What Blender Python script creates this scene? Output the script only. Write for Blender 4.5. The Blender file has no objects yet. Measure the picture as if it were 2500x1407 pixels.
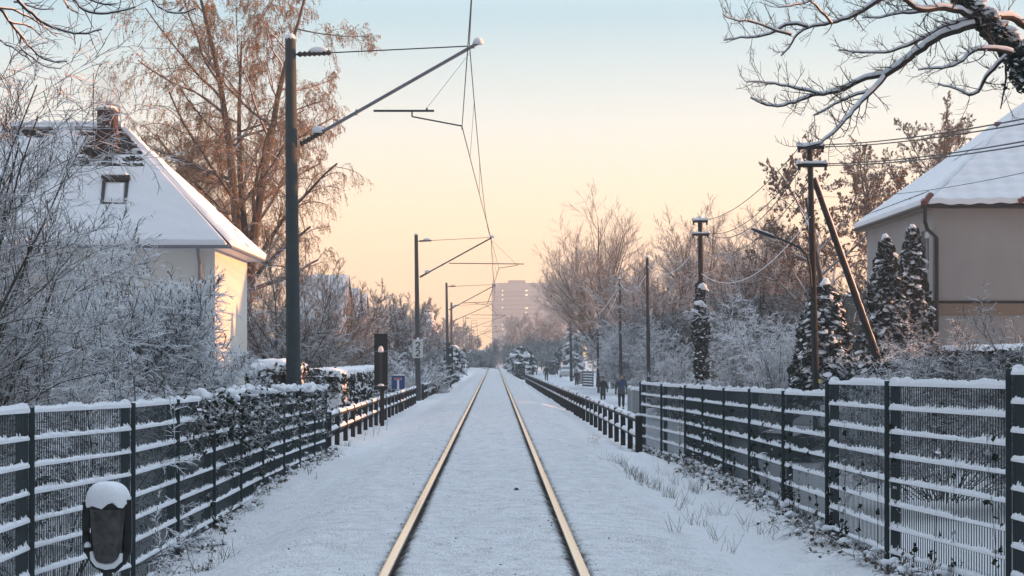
import bpy, bmesh, math, random
import numpy as np
from math import radians, sin, cos, pi

# ------------------------------------------------------------------ camera, world, sun, exposure
sc = bpy.context.scene
F = 4300.0                      # focal length in photo pixels (photo 2500 wide)
VX, VY, EYE = 1207.0, 871.0, 1.587
cam_d = bpy.data.cameras.new("camera")
cam = bpy.data.objects.new("camera", cam_d)
sc.collection.objects.link(cam)
sc.camera = cam
cam.location = (0, 0, EYE)
cam.rotation_euler = (radians(90), 0, 0)
cam_d.sensor_width = 36.0
cam_d.lens = 36.0 * F / 2500.0
cam_d.shift_x = (1250 - VX) / 2500.0
cam_d.shift_y = (VY - 703.5) / 2500.0
cam_d.clip_start = 0.1
cam_d.clip_end = 8000

SUN_AZ, SUN_EL = radians(80.5), radians(7)      # azimuth from the track direction (+Y) towards +X
world = bpy.data.worlds.new("World")
sc.world = world
world.use_nodes = True
nt = world.node_tree
nt.nodes.clear()
n_out = nt.nodes.new('ShaderNodeOutputWorld')
n_bg = nt.nodes.new('ShaderNodeBackground')
n_sky = nt.nodes.new('ShaderNodeTexSky')
n_sky.sky_type = 'NISHITA'
n_sky.sun_disc = False
n_sky.sun_elevation = SUN_EL
n_sky.sun_rotation = SUN_AZ
n_sky.altitude = 300
n_sky.air_density = 1.2
n_sky.dust_density = 2.5
n_sky.ozone_density = 2.0
n_bg.inputs['Strength'].default_value = 0.12
# colour of the cold, thinly veiled winter air by height above the horizon
n_tc = nt.nodes.new('ShaderNodeTexCoord')
n_sep = nt.nodes.new('ShaderNodeSeparateXYZ')
n_ramp = nt.nodes.new('ShaderNodeValToRGB')
n_mix = nt.nodes.new('ShaderNodeMixRGB')
n_mix.blend_type = 'MIX'
n_mix.inputs['Fac'].default_value = 0.82
nt.links.new(n_tc.outputs['Generated'], n_sep.inputs[0])
nt.links.new(n_sep.outputs['Z'], n_ramp.inputs['Fac'])
cr = n_ramp.color_ramp
K = 6.5
stops = [(0.0, (1.10, .69, .36)), (0.04, (1.05, .69, .385)), (0.085, (.87, .66, .46)), (0.13, (.62, .62, .57)),
         (0.19, (.32, .47, .53)), (0.33, (.64, .80, .96)), (0.7, (.72, .87, 1.06)), (1.0, (.70, .86, 1.05))]
while len(cr.elements) < len(stops):
    cr.elements.new(0.5)
for e, (p, c) in zip(cr.elements, stops):
    e.position = p
    e.color = (*c, 1)
n_sc = nt.nodes.new('ShaderNodeVectorMath'); n_sc.operation = 'SCALE'
n_sc.inputs['Scale'].default_value = K
nt.links.new(n_ramp.outputs['Color'], n_sc.inputs[0])
nt.links.new(n_sky.outputs['Color'], n_mix.inputs['Color1'])
nt.links.new(n_sc.outputs['Vector'], n_mix.inputs['Color2'])
# the evening sky is brightest towards the sunset and darkest behind the viewer
n_dot = nt.nodes.new('ShaderNodeVectorMath'); n_dot.operation = 'DOT_PRODUCT'
n_dot.inputs[1].default_value = (.45, .89, 0)
nt.links.new(n_tc.outputs['Generated'], n_dot.inputs[0])
n_dm = nt.nodes.new('ShaderNodeMapRange')
n_dm.inputs['From Min'].default_value = -.8; n_dm.inputs['From Max'].default_value = .5
n_dm.inputs['To Min'].default_value = .26; n_dm.inputs['To Max'].default_value = 1.0
nt.links.new(n_dot.outputs['Value'], n_dm.inputs['Value'])
n_fin = nt.nodes.new('ShaderNodeVectorMath'); n_fin.operation = 'SCALE'
nt.links.new(n_mix.outputs['Color'], n_fin.inputs[0])
nt.links.new(n_dm.outputs[0], n_fin.inputs['Scale'])
nt.links.new(n_fin.outputs['Vector'], n_bg.inputs['Color'])
nt.links.new(n_bg.outputs['Background'], n_out.inputs['Surface'])

sun_d = bpy.data.lights.new("sun", 'SUN')
sun_d.energy = 4.5
sun_d.angle = radians(0.6)
sun_d.color = (1.0, 0.40, 0.13)
sun = bpy.data.objects.new("sun", sun_d)
sc.collection.objects.link(sun)
sun.rotation_euler = (radians(90) - SUN_EL, 0, pi - SUN_AZ)

sc.view_settings.view_transform = 'Standard'
sc.view_settings.look = 'None'
sc.view_settings.gamma = 1.0
sc.view_settings.exposure = 1.24
sc.render.engine = 'CYCLES'
sc.cycles.max_bounces = 5
sc.cycles.diffuse_bounces = 3
sc.cycles.glossy_bounces = 2
sc.cycles.transmission_bounces = 3
sc.cycles.volume_bounces = 0
sc.cycles.transparent_max_bounces = 6
sc.cycles.caustics_reflective = False
sc.cycles.caustics_refractive = False

# ------------------------------------------------------------------ helpers
C = sc.collection
OFF = {}


def W(px, py, d):
    return np.array([(px - VX) / F * d, d, EYE + (VY - py) / F * d])


def PX(d):
    return d / F


class MB:
    def __init__(s):
        s.v, s.f, s.m, s.n = [], [], [], 0

    def add(s, v, f, mi=0):
        v = np.asarray(v, float).reshape(-1, 3)
        f = np.asarray(f, int)
        s.v.append(v)
        s.f.append(f + s.n)
        s.m.append(np.full(len(f), mi, int))
        s.n += len(v)
        return s

    def box(s, x0, x1, y0, y1, z0, z1, mi=0):
        v = [(x, y, z) for z in (z0, z1) for y in (y0, y1) for x in (x0, x1)]
        f = [(0, 2, 3, 1), (4, 5, 7, 6), (0, 1, 5, 4), (2, 6, 7, 3), (0, 4, 6, 2), (1, 3, 7, 5)]
        return s.add(v, f, mi)

    def tube(s, pts, rad, sides=6, mi=0, cap=True):
        pts = np.asarray(pts, float)
        k = len(pts)
        rad = np.broadcast_to(np.asarray(rad, float), (k,))
        v, f = tube_arrays(pts[None], rad[None], sides)
        s.add(v, f, mi)
        if cap:
            n0 = s.n
            for e, o in ((0, 1), (k - 1, -1)):
                ring = v[e * sides:(e + 1) * sides]
                c = ring.mean(0)
                vv = np.vstack([ring, c])
                ff = [(i, (i + 1) % sides, sides, sides) for i in range(sides)]
                if o > 0:
                    ff = [(b, a, c2, d2) for a, b, c2, d2 in ff]
                s.add(vv, ff, mi)
        return s

    def prism(s, a, b, wx, wy, mi=0, wx2=None, wy2=None):
        """square bar from a to b, widths wx (across) wy"""
        a, b = np.array(a, float), np.array(b, float)
        t = b - a
        t /= np.linalg.norm(t)
        ref = np.array([0, 0, 1.]) if abs(t[2]) < .9 else np.array([0, 1., 0])
        n = np.cross(t, ref); n /= np.linalg.norm(n)
        u = np.cross(n, t)
        wx2 = wx if wx2 is None else wx2
        wy2 = wy if wy2 is None else wy2
        v = []
        for p, hx, hy in ((a, wx / 2, wy / 2), (b, wx2 / 2, wy2 / 2)):
            for i, j in ((-1, -1), (1, -1), (1, 1), (-1, 1)):
                v.append(p + n * i * hx + u * j * hy)
        f = [(0, 1, 2, 3), (7, 6, 5, 4), (0, 4, 5, 1), (1, 5, 6, 2), (2, 6, 7, 3), (3, 7, 4, 0)]
        return s.add(v, f, mi)

    def grid(s, P, mi=0, mask=None):
        """P (a,b,3) vertex grid"""
        a, b = P.shape[:2]
        idx = np.arange(a * b).reshape(a, b)
        f = np.stack([idx[:-1, :-1], idx[1:, :-1], idx[1:, 1:], idx[:-1, 1:]], -1).reshape(-1, 4)
        if mask is not None:
            f = f[mask.reshape(-1)]
        return s.add(P.reshape(-1, 3), f, mi)

    def loft(s, rings, mi=0, cap=True):
        """rings (k,n,3)"""
        R = np.asarray(rings, float)
        k, n = R.shape[:2]
        idx = np.arange(k * n).reshape(k, n)
        nx = np.roll(idx, -1, 1)
        f = np.stack([idx[:-1], nx[:-1], nx[1:], idx[1:]], -1).reshape(-1, 4)
        s.add(R.reshape(-1, 3), f, mi)
        if cap:
            for e, fl in ((0, True), (k - 1, False)):
                c = R[e].mean(0)
                vv = np.vstack([R[e], c])
                ff = [(i, (i + 1) % n, n, n) for i in range(n)]
                if fl:
                    ff = [(b, a, c1, d1) for a, b, c1, d1 in ff]
                s.add(vv, ff, mi)
        return s

    def arrays(s):
        return np.vstack(s.v), np.vstack([x if x.shape[1] == 4 else np.hstack([x, x[:, -1:]]) for x in s.f]), np.concatenate(s.m)


def mesh_from(name, V, Fq, mats, MI=None, smooth=False):
    """faces as quads; a repeated last index means a triangle"""
    me = bpy.data.meshes.new(name)
    V = np.asarray(V, np.float32)
    Fq = np.asarray(Fq, np.int32)
    tri = Fq[:, 3] == Fq[:, 2]
    cnt = np.where(tri, 3, 4)
    keep = np.ones(Fq.shape, bool)
    keep[tri, 3] = False
    loops = Fq[keep]
    me.vertices.add(len(V))
    me.vertices.foreach_set('co', V.ravel())
    me.loops.add(len(loops))
    me.loops.foreach_set('vertex_index', loops)
    me.polygons.add(len(Fq))
    st = np.concatenate([[0], np.cumsum(cnt)[:-1]]).astype(np.int32)
    me.polygons.foreach_set('loop_start', st)
    if not isinstance(mats, (list, tuple)):
        mats = [mats]
    for m in mats:
        me.materials.append(m)
    if MI is not None and len(mats) > 1:
        me.polygons.foreach_set('material_index', np.asarray(MI, np.int32))
    me.polygons.foreach_set('use_smooth', np.full(len(Fq), bool(smooth)))
    me.update(calc_edges=True)
    me.validate()
    return me


def thing(name, label, cat, loc=(0, 0, 0), group=None, kind=None):
    o = bpy.data.objects.new(name, None)
    C.objects.link(o)
    o.location = loc
    o.empty_display_size = .1
    o['label'] = label
    o['category'] = cat
    if group:
        o['group'] = group
    if kind:
        o['kind'] = kind
    OFF[o] = np.array(loc, float)
    return o


def part(name, mb, mats, parent, smooth=False, label=None, kind=None):
    if isinstance(mb, MB):
        V, Fq, MI = mb.arrays()
    else:
        V, Fq = mb
        MI = None
    off = OFF[parent]
    me = mesh_from(name, V - off, Fq, mats, MI, smooth)
    o = bpy.data.objects.new(name, me)
    C.objects.link(o)
    o.parent = parent
    OFF[o] = off
    if label:
        o['label'] = label
    if kind:
        o['kind'] = kind
    return o


def single(name, mb, mats, label=None, cat=None, group=None, kind=None, smooth=False, loc=(0, 0, 0)):
    if isinstance(mb, MB):
        V, Fq, MI = mb.arrays()
    else:
        V, Fq = mb
        MI = None
    me = mesh_from(name, V - np.array(loc, float), Fq, mats, MI, smooth)
    o = bpy.data.objects.new(name, me)
    C.objects.link(o)
    o.location = loc
    OFF[o] = np.array(loc, float)
    if label:
        o['label'] = label
    if cat:
        o['category'] = cat
    if group:
        o['group'] = group
    if kind:
        o['kind'] = kind
    return o


def dup(root, loc, rotz=0.0, scale=1.0, label=None, group=None):
    r = root.copy()
    C.objects.link(r)
    r.location = loc
    r.rotation_euler = (0, 0, rotz)
    r.scale = (scale,) * 3 if np.isscalar(scale) else scale
    if label:
        r['label'] = label
    if group:
        r['group'] = group
    for ch in list(root.children):
        c = ch.copy()
        C.objects.link(c)
        c.parent = r
        for g in ch.children:
            d = g.copy()
            C.objects.link(d)
            d.parent = c
    return r


def nrm(v):
    return v / np.maximum(np.linalg.norm(v, axis=-1, keepdims=True), 1e-9)


def tube_arrays(pts, rad, sides, top=False):
    """pts (n,k,3) rad (n,k) -> verts, quads"""
    n, k, _ = pts.shape
    T = np.empty_like(pts)
    T[:, 1:-1] = pts[:, 2:] - pts[:, :-2]
    T[:, 0] = pts[:, 1] - pts[:, 0]
    T[:, -1] = pts[:, -1] - pts[:, -2]
    T = nrm(T)
    mean = nrm(pts[:, -1] - pts[:, 0])
    ref = np.where(np.abs(mean[:, 2:3]) < .9, np.array([[0, 0, 1.]]), np.array([[0.3, 1., 0]]))[:, None, :]
    N = nrm(np.cross(T, ref))
    B = np.cross(N, T)
    off = pi / 2 if sides == 3 else (pi / 2 + pi / sides if sides % 2 else pi / sides)
    a = off + np.arange(sides) * 2 * pi / sides
    V = pts[:, :, None, :] + rad[:, :, None, None] * (np.cos(a)[None, None, :, None] * N[:, :, None, :] + np.sin(a)[None, None, :, None] * B[:, :, None, :])
    idx = np.arange(n * k * sides).reshape(n, k, sides)
    nx = np.roll(idx, -1, 2)
    f = np.stack([idx[:, :-1], nx[:, :-1], nx[:, 1:], idx[:, 1:]], -1).reshape(-1, 4)
    return V.reshape(-1, 3), f


# value noise -------------------------------------------------------
_rs = np.random.RandomState(7)
_T = _rs.rand(256, 256)


def vn(x, y):
    xi, yi = np.floor(x).astype(int), np.floor(y).astype(int)
    fx, fy = x - xi, y - yi
    fx = fx * fx * (3 - 2 * fx)
    fy = fy * fy * (3 - 2 * fy)
    a = _T[xi & 255, yi & 255]; b = _T[(xi + 1) & 255, yi & 255]
    c = _T[xi & 255, (yi + 1) & 255]; d = _T[(xi + 1) & 255, (yi + 1) & 255]
    return (a * (1 - fx) + b * fx) * (1 - fy) + (c * (1 - fx) + d * fx) * fy


def fbm(x, y, o=4):
    x = np.asarray(x, float); y = np.asarray(y, float)
    s, a, t = 0, 1, 0
    for i in range(o):
        s = s + a * vn(x * 2 ** i + 17.3 * i, y * 2 ** i + 5.1 * i)
        t += a
        a *= .5
    return s / t - .5


def sst(a, b, x):
    t = np.clip((np.asarray(x, float) - a) / (b - a), 0, 1)
    return t * t * (3 - 2 * t)


# ------------------------------------------------------------------ materials
def new_mat(name):
    m = bpy.data.materials.new(name)
    m.use_nodes = True
    t = m.node_tree
    b = t.nodes['Principled BSDF']
    return m, t, b


def simple(name, col, rough=.7, metal=0, noise=0.0, scale=8.0, bump=0.0, spec=.3, emit=None):
    m, t, b = new_mat(name)
    b.inputs['Base Color'].default_value = (*col, 1)
    b.inputs['Roughness'].default_value = rough
    b.inputs['Metallic'].default_value = metal
    b.inputs['Specular IOR Level'].default_value = spec
    if noise or bump:
        tc = t.nodes.new('ShaderNodeTexCoord')
        n = t.nodes.new('ShaderNodeTexNoise')
        n.inputs['Scale'].default_value = scale
        n.inputs['Detail'].default_value = 5
        t.links.new(tc.outputs['Object'], n.inputs['Vector'])
        if noise:
            r = t.nodes.new('ShaderNodeMixRGB')
            r.inputs['Color1'].default_value = (*[c * (1 - noise) for c in col], 1)
            r.inputs['Color2'].default_value = (*[min(1, c * (1 + noise)) for c in col], 1)
            t.links.new(n.outputs['Fac'], r.inputs['Fac'])
            t.links.new(r.outputs['Color'], b.inputs['Base Color'])
        if bump:
            bp = t.nodes.new('ShaderNodeBump')
            bp.inputs['Strength'].default_value = bump
            bp.inputs['Distance'].default_value = .02
            t.links.new(n.outputs['Fac'], bp.inputs['Height'])
            t.links.new(bp.outputs['Normal'], b.inputs['Normal'])
    if emit:
        b.inputs['Emission Color'].default_value = (*emit[0], 1)
        b.inputs['Emission Strength'].default_value = emit[1]
    return m


SNOWC = (.80, .82, .86)


def snow_on(name, col, lo=.05, hi=.35, rough=.85, nscale=3.0, namp=.5, col2=None):
    """bark / leaf / metal colour with snow lying on whatever faces up"""
    m, t, b = new_mat(name)
    L = t.links
    g = t.nodes.new('ShaderNodeNewGeometry')
    s = t.nodes.new('ShaderNodeSeparateXYZ')
    L.new(g.outputs['True Normal'], s.inputs[0])
    n = t.nodes.new('ShaderNodeTexNoise')
    n.inputs['Scale'].default_value = nscale
    n.inputs['Detail'].default_value = 3
    L.new(g.outputs['Position'], n.inputs['Vector'])
    ma = t.nodes.new('ShaderNodeMath'); ma.operation = 'MULTIPLY_ADD'
    ma.inputs[1].default_value = namp
    ma.inputs[2].default_value = -namp * .5
    L.new(n.outputs['Fac'], ma.inputs[0])
    ad = t.nodes.new('ShaderNodeMath'); ad.operation = 'ADD'
    L.new(s.outputs['Z'], ad.inputs[0]); L.new(ma.outputs[0], ad.inputs[1])
    mr = t.nodes.new('ShaderNodeMapRange')
    mr.inputs['From Min'].default_value = lo
    mr.inputs['From Max'].default_value = hi
    L.new(ad.outputs[0], mr.inputs['Value'])
    mx = t.nodes.new('ShaderNodeMixRGB')
    mx.inputs['Color1'].default_value = (*col, 1)
    mx.inputs['Color2'].default_value = (*SNOWC, 1)
    if col2:
        n2 = t.nodes.new('ShaderNodeTexNoise'); n2.inputs['Scale'].default_value = 2.3
        L.new(g.outputs['Position'], n2.inputs['Vector'])
        m2 = t.nodes.new('ShaderNodeMixRGB')
        m2.inputs['Color1'].default_value = (*col, 1); m2.inputs['Color2'].default_value = (*col2, 1)
        L.new(n2.outputs['Fac'], m2.inputs['Fac'])
        L.new(m2.outputs['Color'], mx.inputs['Color1'])
    L.new(mr.outputs[0], mx.inputs['Fac'])
    L.new(mx.outputs['Color'], b.inputs['Base Color'])
    b.inputs['Roughness'].default_value = rough
    b.inputs['Specular IOR Level'].default_value = .15
    return m


M = {}


def make_snow(name, scale=30, dist=.01, strength=.5):
    m, t, b = new_mat(name)
    L = t.links
    tc = t.nodes.new('ShaderNodeTexCoord')
    n1 = t.nodes.new('ShaderNodeTexNoise'); n1.inputs['Scale'].default_value = scale; n1.inputs['Detail'].default_value = 6
    L.new(tc.outputs['Object'], n1.inputs['Vector'])
    bp = t.nodes.new('ShaderNodeBump'); bp.inputs['Strength'].default_value = strength; bp.inputs['Distance'].default_value = dist
    L.new(n1.outputs['Fac'], bp.inputs['Height'])
    L.new(bp.outputs['Normal'], b.inputs['Normal'])
    b.inputs['Base Color'].default_value = (*SNOWC, 1)
    b.inputs['Roughness'].default_value = .8
    b.inputs['Specular IOR Level'].default_value = .2
    return m


M['snow'] = make_snow('snow')

# ground snow with ballast grit showing along the rails and specks of grit
m, t, b = new_mat('ground_snow')
L = t.links
g = t.nodes.new('ShaderNodeNewGeometry')
s = t.nodes.new('ShaderNodeSeparateXYZ'); L.new(g.outputs['Position'], s.inputs[0])


def mth(t, op, a, b2=None, c=None):
    n = t.nodes.new('ShaderNodeMath'); n.operation = op
    for i, v in enumerate((a, b2, c)):
        if v is None:
            continue
        if isinstance(v, (int, float)):
            n.inputs[i].default_value = v
        else:
            t.links.new(v, n.inputs[i])
    return n.outputs[0]


ax = mth(t, 'ABSOLUTE', mth(t, 'ADD', s.outputs['X'], .074))
near = mth(t, 'ABSOLUTE', mth(t, 'SUBTRACT', ax, .735))
nA = t.nodes.new('ShaderNodeTexNoise'); nA.inputs['Scale'].default_value = 28; nA.inputs['Detail'].default_value = 4
L.new(g.outputs['Position'], nA.inputs['Vector'])
nB = t.nodes.new('ShaderNodeTexNoise'); nB.inputs['Scale'].default_value = 5.0; nB.inputs['Detail'].default_value = 3
L.new(g.outputs['Position'], nB.inputs['Vector'])
nC = t.nodes.new('ShaderNodeTexNoise'); nC.inputs['Scale'].default_value = 75; nC.inputs['Detail'].default_value = 2
L.new(g.outputs['Position'], nC.inputs['Vector'])
# closeness to rail 1..0 within 0.16 m
cl = mth(t, 'SUBTRACT', 1.0, mth(t, 'DIVIDE', near, .14))
v1 = mth(t, 'ADD', mth(t, 'MULTIPLY', cl, .55), mth(t, 'ADD', mth(t, 'MULTIPLY', nA.outputs['Fac'], .9), mth(t, 'MULTIPLY', nB.outputs['Fac'], .5)))
mr1 = t.nodes.new('ShaderNodeMapRange'); mr1.inputs['From Min'].default_value = .82; mr1.inputs['From Max'].default_value = 1.12
L.new(v1, mr1.inputs['Value'])
# grit specks in the track bed (|x|<2.2)
bed = t.nodes.new('ShaderNodeMapRange'); bed.inputs['From Min'].default_value = 2.3; bed.inputs['From Max'].default_value = 1.6
L.new(ax, bed.inputs['Value'])
sp = t.nodes.new('ShaderNodeMapRange'); sp.inputs['From Min'].default_value = .51; sp.inputs['From Max'].default_value = .63
sp.inputs['To Max'].default_value = .55
L.new(mth(t, 'ADD', mth(t, 'MULTIPLY', nC.outputs['Fac'], .8), mth(t, 'MULTIPLY', nB.outputs['Fac'], .25)), sp.inputs['Value'])
spf = mth(t, 'MULTIPLY', sp.outputs[0], bed.outputs[0])
fac = mth(t, 'MAXIMUM', mr1.outputs[0], spf)
gm = t.nodes.new('ShaderNodeMixRGB')
gm.inputs['Color1'].default_value = (.86, .87, .89, 1); gm.inputs['Color2'].default_value = (.11, .10, .09, 1)
L.new(fac, gm.inputs['Fac']); L.new(gm.outputs['Color'], b.inputs['Base Color'])
bp = t.nodes.new('ShaderNodeBump'); bp.inputs['Strength'].default_value = 1.0; bp.inputs['Distance'].default_value = .045
hh = mth(t, 'ADD', mth(t, 'MULTIPLY', nA.outputs['Fac'], .7), mth(t, 'ADD', mth(t, 'MULTIPLY', nC.outputs['Fac'], .5), mth(t, 'MULTIPLY', nB.outputs['Fac'], 1.5)))
L.new(hh, bp.inputs['Height']); L.new(bp.outputs['Normal'], b.inputs['Normal'])
b.inputs['Roughness'].default_value = .85; b.inputs['Specular IOR Level'].default_value = .15
M['ground'] = m
M['road'] = simple('road_snow', (.66, .68, .72), .85, noise=.10, scale=1.2, bump=.5)
M['rail_top'] = simple('rail_top', (.80, .66, .50), .17, 1.0)
M['rail_side'] = simple('rail_side', (.09, .055, .035), .7, 0, noise=.4, scale=20)
M['metal_dark'] = simple('metal_dark', (.028, .034, .036), .55, .2, noise=.25, scale=5)
M['wire_metal'] = simple('wire_metal', (.05, .055, .06), .55, .3)
M['fence_green'] = simple('fence_green', (.035, .048, .052), .6, .1, noise=.3, scale=12)
M['concrete_mast'] = simple('concrete_mast', (.055, .065, .068), .75, 0, noise=.25, scale=9, bump=.3)
M['galv'] = simple('galv', (.20, .21, .24), .5, .5, noise=.2, scale=4)
M['lattice'] = simple('lattice', (.15, .16, .16), .6, .3)
M['insul'] = simple('insul', (.05, .035, .03), .35)
M['wood_pole'] = simple('wood_pole', (.024, .022, .020), .85, noise=.45, scale=6, bump=.4)
M['wood_fence'] = simple('wood_fence', (.028, .024, .022), .8, noise=.4, scale=10, bump=.3)
M['black_box'] = simple('black_box', (.016, .018, .018), .5, noise=.4, scale=14)
M['bin_body'] = simple('bin_body', (.07, .068, .063), .65, noise=.95, scale=16, bump=.6)
M['board_black'] = simple('board_black', (.014, .018, .017), .45, noise=.2)
M['board_grey'] = simple('board_grey', (.05, .053, .053), .6, noise=.2)
M['white_paint'] = simple('white_paint', (.62, .64, .60), .6, noise=.08)
M['black_paint'] = simple('black_paint', (.02, .02, .02), .6)
M['sign_blue'] = simple('sign_blue', (.018, .055, .19), .5)
M['sign_red'] = simple('sign_red', (.5, .03, .03), .5)
M['sign_white'] = simple('sign_white', (.75, .76, .78), .5)
M['yellow'] = simple('yellow', (.75, .55, .05), .5)
M['bark_snow'] = snow_on('bark_snow', (.045, .036, .030), .05, .45, col2=(.075, .062, .05))
M['bark_bare'] = snow_on('bark_bare', (.045, .034, .026), .35, .75)
M['twig_snow'] = snow_on('twig_snow', (.085, .062, .045), .08, .65, nscale=6, namp=.9)
M['twig_heavy'] = snow_on('twig_heavy', (.055, .046, .040), -.35, .25, nscale=5, namp=.9)
M['twig_backlit'] = snow_on('twig_backlit', (.20, .135, .08), .12, .7, nscale=5, namp=.8)  # golden backlight and glare painted into a lighter twig colour
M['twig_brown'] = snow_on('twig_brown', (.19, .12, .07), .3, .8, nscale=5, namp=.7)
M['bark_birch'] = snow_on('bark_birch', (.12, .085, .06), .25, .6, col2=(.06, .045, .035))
M['catkin'] = simple('catkin', (.36, .22, .11), .8, noise=.4, scale=3)
M['leaf_dry'] = simple('leaf_dry', (.17, .095, .05), .8, noise=.5, scale=3)
M['leaf_green'] = simple('leaf_green', (.022, .035, .022), .7, noise=.5, scale=4)
M['leaf_snow'] = snow_on('leaf_snow', (.030, .038, .026), .35, .7, nscale=4, namp=.9)
M['hedge_brown'] = snow_on('hedge_brown', (.06, .042, .03), .45, .8, nscale=7, namp=.9)
M['ivy'] = snow_on('ivy', (.018, .026, .016), .5, .8, nscale=5, namp=.9)
M['grass_dry'] = snow_on('grass_dry', (.10, .08, .06), .35, .8, nscale=9, namp=.8)
M['brick'] = simple('brick', (.05, .022, .018), .8, noise=.4, scale=9, bump=.3)
M['tile_dark'] = simple('tile_dark', (.022, .020, .019), .7, noise=.4, scale=9, bump=.3)
M['tile_red'] = simple('tile_red', (.17, .05, .035), .75, noise=.3, scale=8)
M['gutter'] = simple('gutter', (.03, .028, .027), .5, .3)
M['render_white'] = simple('render_white', (.66, .64, .60), .85, noise=.06, scale=2, bump=.15)
M['render_beige'] = simple('render_beige', (.33, .315, .305), .9, noise=.16, scale=.9, bump=.8)
M['plinth'] = simple('plinth', (.25, .19, .14), .9, noise=.1, scale=6)
M['glass'] = simple('glass', (.03, .04, .05), .08, spec=.8)
M['frame_white'] = simple('frame_white', (.65, .66, .68), .5)
M['frame_dark'] = simple('frame_dark', (.03, .03, .03), .5)
M['concrete'] = simple('concrete', (.50, .48, .45), .8, noise=.1, scale=.3)
M['window_band'] = simple('window_band', (.38, .37, .36), .5)
M['lit'] = simple('lit_window', (.9, .7, .4), .5, emit=((1, .78, .45), 1.3))
M['skin'] = simple('skin', (.45, .28, .20), .6)
M['cloth_black'] = simple('cloth_black', (.018, .018, .020), .85, noise=.3, scale=12)
M['cloth_blue'] = simple('cloth_blue', (.022, .055, .13), .8, noise=.2, scale=12)
M['cloth_grey'] = simple('cloth_grey', (.065, .078, .085), .8, noise=.2, scale=12)
M['cloth_red'] = simple('cloth_red', (.07, .018, .016), .8, noise=.2, scale=12)
M['cloth_green'] = simple('cloth_green', (.016, .022, .016), .8, noise=.2, scale=12)
M['car_white'] = simple('car_white', (.55, .57, .58), .35)
M['car_dark'] = simple('car_dark', (.022, .024, .028), .25, .3)
M['car_blue'] = simple('car_blue', (.02, .03, .06), .3, .3)
M['tyre'] = simple('tyre', (.015, .015, .015), .85)
M['rim'] = simple('rim', (.3, .3, .31), .4, .7)
M['tail'] = simple('tail_light', (.25, .02, .02), .3)
M['headlamp'] = simple('headlamp', (.5, .5, .48), .2)
M['stone'] = simple('stone', (.04, .045, .05), .9, noise=.3)

# ------------------------------------------------------------------ terrain
TC = -.074          # track centre


def xcurve(y):
    y = np.asarray(y, float)
    return -np.clip(y - 222, 0, 200) ** 2 / (2 * 420.) - np.clip(y - 422, 0, None) * .476


def edge_r(y):
    return 3.75 - 1.0 * sst(26, 33, y)


def gz(x, y, detail=False):
    x = np.asarray(x, float); y = np.asarray(y, float)
    xt = x - TC - xcurve(y)
    a = np.abs(xt)
    fl = -.48 + .22 * sst(10, 32, y) - .33 * np.clip((y - 33) / 115, 0, 1)
    fr = -.22 - .36 * np.clip((y - 32) / 115, 0, 1)
    f = np.where(xt < 0, fl, fr)
    z = -.05 + (f + .05) * sst(1.45, 2.75, a)
    el = sst(3.6, 5.2, -x)
    er = sst(edge_r(y), edge_r(y) + .9, x)
    z = z * (1 - el) + (-1.0) * el
    z = z * (1 - er) + (-1.1) * er
    z = z + .35 * sst(7.8, 14, x) * (y < 200)
    if detail:
        side = sst(.95, 2.0, a)
        z = z + fbm(x * .55, y * .35) * .10 * side + fbm(x * 2.3 + 9, y * 1.4) * .05 * side
        z = z - sst(.66, .45, a) * .035 * sst(.0, .16, fbm(x * 3.3 + 7, y * 2.6 + 70, 2)) - sst(1.0, 1.2, a) * sst(2.1, 1.8, a) * .03 * sst(.03, .16, fbm(x * 2.7 + 70, y * 1.9 + 7, 2))
        z = z + fbm(x * 7, y * 4.5) * .034 * (.35 + side) + fbm(x * 3.2 + 50, y * 1.8) * .16 * sst(1.0, .1, np.abs(x - edge_r(y) + .75)) * (y < 36) + fbm(x * 1.3, y * .25 + 40) * .03
        # snow heaped along the foot of the right fence
        z = z + .10 * np.exp(-((x - (edge_r(y) - .62)) / .22) ** 2) * (.5 + 1.6 * (fbm(y * .9, y * 0 + 3) + .3)) * (y < 34)
        rail = np.exp(-((a - .735) / .06) ** 2)
        z = z - rail * (.055 + .05 * fbm(x * 3, y * 3)) * (y < 400)
    return z


def axis(parts):
    out = []
    for a, b, s in parts:
        out.append(np.arange(a, b, s))
    return np.concatenate(out)


xs = axis([(-8, -4, .16), (-4, -1.0, .07), (-1.0, -.6, .03), (-.6, .45, .07), (.45, .85, .03), (.85, 4.2, .07), (4.2, 9, .16)])
g1 = 9 * 1.09 ** np.arange(0, 70)
xs = np.concatenate([-(8.16 * 1.09 ** np.arange(1, 70))[::-1], xs, g1])
ys = [-40, -25, -15, -8, -4, 0, 3, 6, 8, 9.5]
y = 10.5
while y < 6000:
    ys.append(y)
    y += max(.07, (y - 4) * .0075)
ys = np.array(ys)
GX, GY = np.meshgrid(xs, ys, indexing='ij')
GZ = gz(GX, GY, True)
P = np.stack([GX, GY, GZ], -1)
mb = MB().grid(P)
single('ground', mb, M['ground'], 'deep snow over the railway embankment and gardens', kind='structure', smooth=True)

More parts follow.
